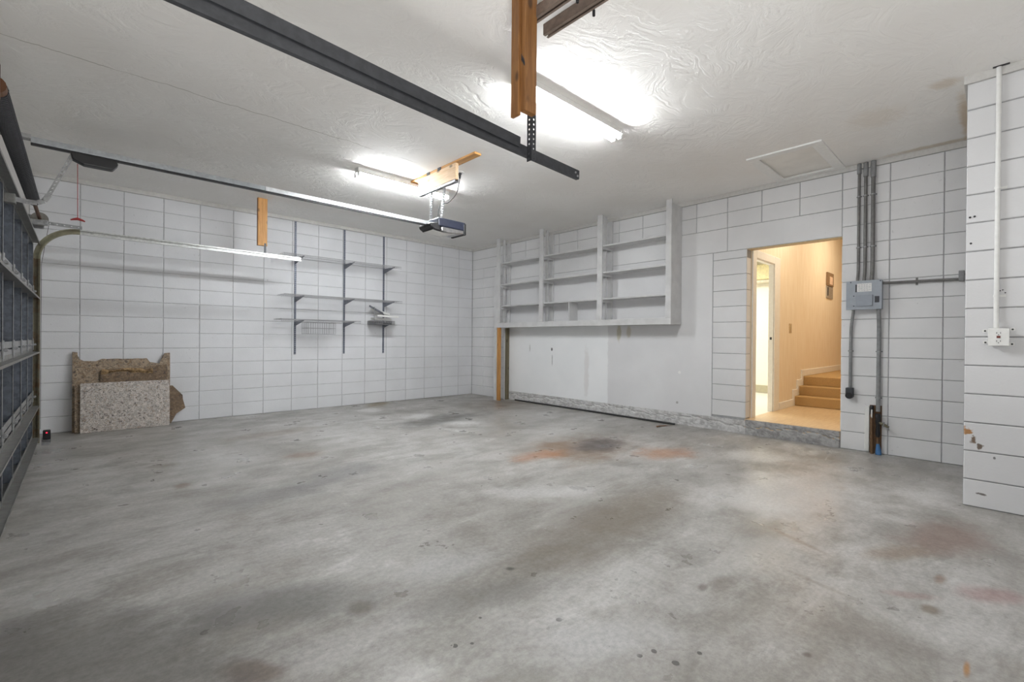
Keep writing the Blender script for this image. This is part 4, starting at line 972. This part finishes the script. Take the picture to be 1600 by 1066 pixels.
riser(0.996, 0.0155, 2.90, 'grey conduit rising from the panel, middle of the three')
riser(0.932, 0.0185, 2.88, 'thick grey conduit rising from the panel, rightmost of the three')
ch = conduit('grey conduit running sideways from the panel to the pier', [(5.985, PY0-0.003, 1.762), (6.0, 0.80, 1.762), (XR-0.024, 0.74, 1.763), (XR-0.024, 0.28, 1.756)], 0.0135, ())
mb = MB().tube([(XR-0.024, 0.575, 1.761), (XR-0.024, 0.590, 1.761)], 0.0165, 14).box(XR-0.006, XR-0.001, 0.574, 0.592, 1.725, 1.80); mb.build('strap', M['conduit'], ch)
MB().box(XR-0.048, XR-0.002, 0.245, 0.285, 1.735, 1.835).build('elbow', M['conduit_l'], ch, bevel=0.006)
xc = XR-0.022
cl = conduit('grey conduit dropping from the panel to a black receptacle', smooth_path([(5.99, 1.085, PZ0-0.005), (5.995, 1.087, 1.46), (xc, 1.108, 1.30), (xc, 1.112, 1.0), (xc, 1.113, 0.665)], 4), 0.0145, ((1.06, 1.112),), 'conduit_l')
cr = conduit('thick grey conduit dropping from the panel to the valve', smooth_path([(5.99, 0.872, PZ0-0.005), (5.995, 0.872, 1.46), (xc-0.004, 0.872, 1.30), (xc-0.004, 0.872, 1.0), (xc-0.004, 0.873, 0.44)], 4), 0.0185, ((1.06, 0.872), (0.58, 0.873)), 'conduit_l')
rb = thing('receptacle_box', 'black weatherproof receptacle box below the left lower conduit', 'receptacle', (XR, 1.113, 0.55))
MB().box(XR-0.066, XR-0.002, 1.080, 1.146, 0.585, 0.668).build('body', M['dgrey'], rb, bevel=0.006)
MB().tube([(XR-0.072, 1.113, 0.585), (XR-0.004, 1.113, 0.585)], 0.034, 18).build('cover', M['black'], rb, smooth=True)
# water shut-off assembly
va = thing('water_valve', 'corroded black water valve on a short pipe below the panel, blue wrap at its foot', 'valve', (6.0, 0.89, 0))
vs_ = thing('supply_pipe', 'taller brown water pipe with open black top, left of the valve', 'pipe', (6.0, 0.912, 0))
MB().tube(smooth_path([(5.995, 0.915, 0.001), (5.995, 0.920, 0.20), (6.0, 0.922, 0.40), (6.02, 0.922, 0.455)]), 0.015, 10).build('pipe', M['copper'], vs_, smooth=True)
MB().tube(smooth_path([(5.995, 0.868, 0.09), (5.995, 0.875, 0.25), (5.995, 0.872, 0.38)]), 0.011, 10).build('riser_pipe', M['copper'], va, smooth=True)
MB().tube([(5.99, 0.868, z) for z in (0.18, 0.21, 0.23, 0.30, 0.34, 0.36, 0.39, 0.42)], 0.02, 12, radii=[0.014, 0.022, 0.020, 0.016, 0.024, 0.022, 0.026, 0.022]).build('valve_body', M['black'], va, smooth=True)
MB().tube([(5.99, 0.87, 0.335), (5.97, 0.83, 0.325), (5.955, 0.79, 0.305), (5.95, 0.775, 0.300)], 0.012, 10, radii=[0.013, 0.012, 0.014, 0.009]).build('spout', M['track_rust'], va, smooth=True)
MB().tube([(5.955, 0.815, 0.345), (5.955, 0.815, 0.295)], 0.006, 8).tube([(5.945, 0.785, 0.335), (5.955, 0.775, 0.27)], 0.005, 8).build('handle', M['galv_light'], va)
MB().tube([(6.005, 0.924, 0.40), (6.005, 0.924, 0.475), (6.02, 0.922, 0.487)], 0.017, 12).build('stub_pipe', M['black'], vs_, smooth=True)
MB().box(5.984, 5.992, 0.914, 0.926, 0.37, 0.458).build('white_stub', M['white_paint'], vs_, bevel=0.003)
MB().tube([(5.992, 0.862, 0.001), (5.992, 0.862, 0.03), (5.994, 0.868, 0.11)], 0.03, 14, radii=[0.027, 0.026, 0.013]).build('blue_wrap', M['blue'], va, smooth=True)
MB().box(XR-0.004, XR-0.0005, 0.845, 0.945, 0.0, 0.50).build('pipe_recess', M['copper'], wr)
vb = MB().box(XR-0.020, XR-0.001, 0.947, 0.985, 0.02, 0.485).build('cover_board', M['white_paint'], loc=(XR-0.01, 0.966, 0), bevel=0.002)
tag(vb, 'narrow white painted board on the wall left of the brown water pipe', 'board')

# conduit and outlet on the pier
oy = 0.029
pc = thing('white_conduit', 'white painted conduit running down the pier from the ceiling', 'conduit', (XP-0.02, oy, H))
MB().tube(smooth_path([(XP-0.018, oy, H), (XP-0.018, oy, 2.5), (XP-0.018, oy, 1.42), (XP-0.030, oy, 1.32), (XP-0.030, oy, 1.253)], 4), 0.0135, 14).build('pipe', M['white_paint'], pc, smooth=True)
for z in (2.22, 1.48): MB().tube([(XP-0.018, oy, z-0.008), (XP-0.018, oy, z+0.008)], 0.017, 14).box(XP-0.005, XP+0.003, oy-0.045, oy, z-0.007, z+0.007).build('strap', M['white_paint'], pc)
MB().box(XP-0.04, XP-0.002, oy-0.05, oy+0.03, H-0.004, H-0.0008).build('ceiling_gap', M['black'], pc)
ob = thing('outlet_box', 'white surface outlet box at the foot of the white conduit', 'outlet', (XP-0.03, oy-0.004, 1.14))
MB().box(XP-0.058, XP-0.001, -0.028, 0.062, 1.142, 1.252).build('box', M['white_paint'], ob, bevel=0.003)
ocov = MB().box(XP-0.064, XP-0.0585, -0.033, 0.067, 1.138, 1.256).build('cover_plate', M['white_paint'], ob, bevel=0.003)
mb = MB()
for z in (1.225, 1.170):
    for y in (0.008, 0.026): mb.box(XP-0.0655, XP-0.0640, y-0.0015, y+0.0015, z-0.005, z+0.005)
    mb.tube([(XP-0.064, 0.017, z-0.012), (XP-0.0655, 0.017, z-0.012)], 0.003, 8)
tag(mb.build('sockets', M['dgrey'], ocov), kind='stuff')
MB().box(XP-0.067, XP-0.064, 0.008, 0.026, 1.190, 1.206).build('test_button', m_plain('dark_red_button', (0.15, 0.03, 0.02), 0.5), ocov, bevel=0.001)
for y, z in ((0.082, 1.240), (-0.048, 1.250), (0.080, 1.160), (-0.046, 1.150)):
    me_ = MB().box(XP-0.006, XP+0.003, y-0.012, y+0.012, z-0.010, z+0.010).build('mounting_ear', M['white_paint'], ob)
    MB().tube([(XP-0.006, y, z), (XP-0.009, y, z)], 0.006, 8).build('screw', M['black'], me_)

# ------------------------------------------------------------------ small things on the floor
fp = MB().tube([(6.012, 6.3, 0.014), (5.985, 4.6, 0.014), (5.945, 3.06, 0.014)], 0.014, 12)
tag(fp.build('floor_pipe', M['pipe_black'], loc=(5.98, 4.7, 0), smooth=True), 'long black pipe lying on the floor along the right wall', 'pipe')
lf = MB(); P = [(5.60, 3.13), (5.66, 3.15), (5.74, 3.135), (5.83, 3.08), (5.88, 3.075)]
for i in range(4):
    a, b = P[i], P[i+1]; w0 = (0.004, 0.03, 0.026, 0.014, 0.002)
    lf.add([(a[0], a[1]-w0[i], 0.003+0.012*(i % 2)), (a[0], a[1]+w0[i], 0.006), (b[0], b[1]+w0[i+1], 0.006), (b[0], b[1]-w0[i+1], 0.003+0.012*((i+1) % 2))], [(0, 1, 2, 3)])
tag(lf.build('dry_leaf', M['leaf'], loc=(5.74, 3.12, 0), solid=0.002), 'curled dry brown leaf on the floor by the end of the black pipe', 'leaf')
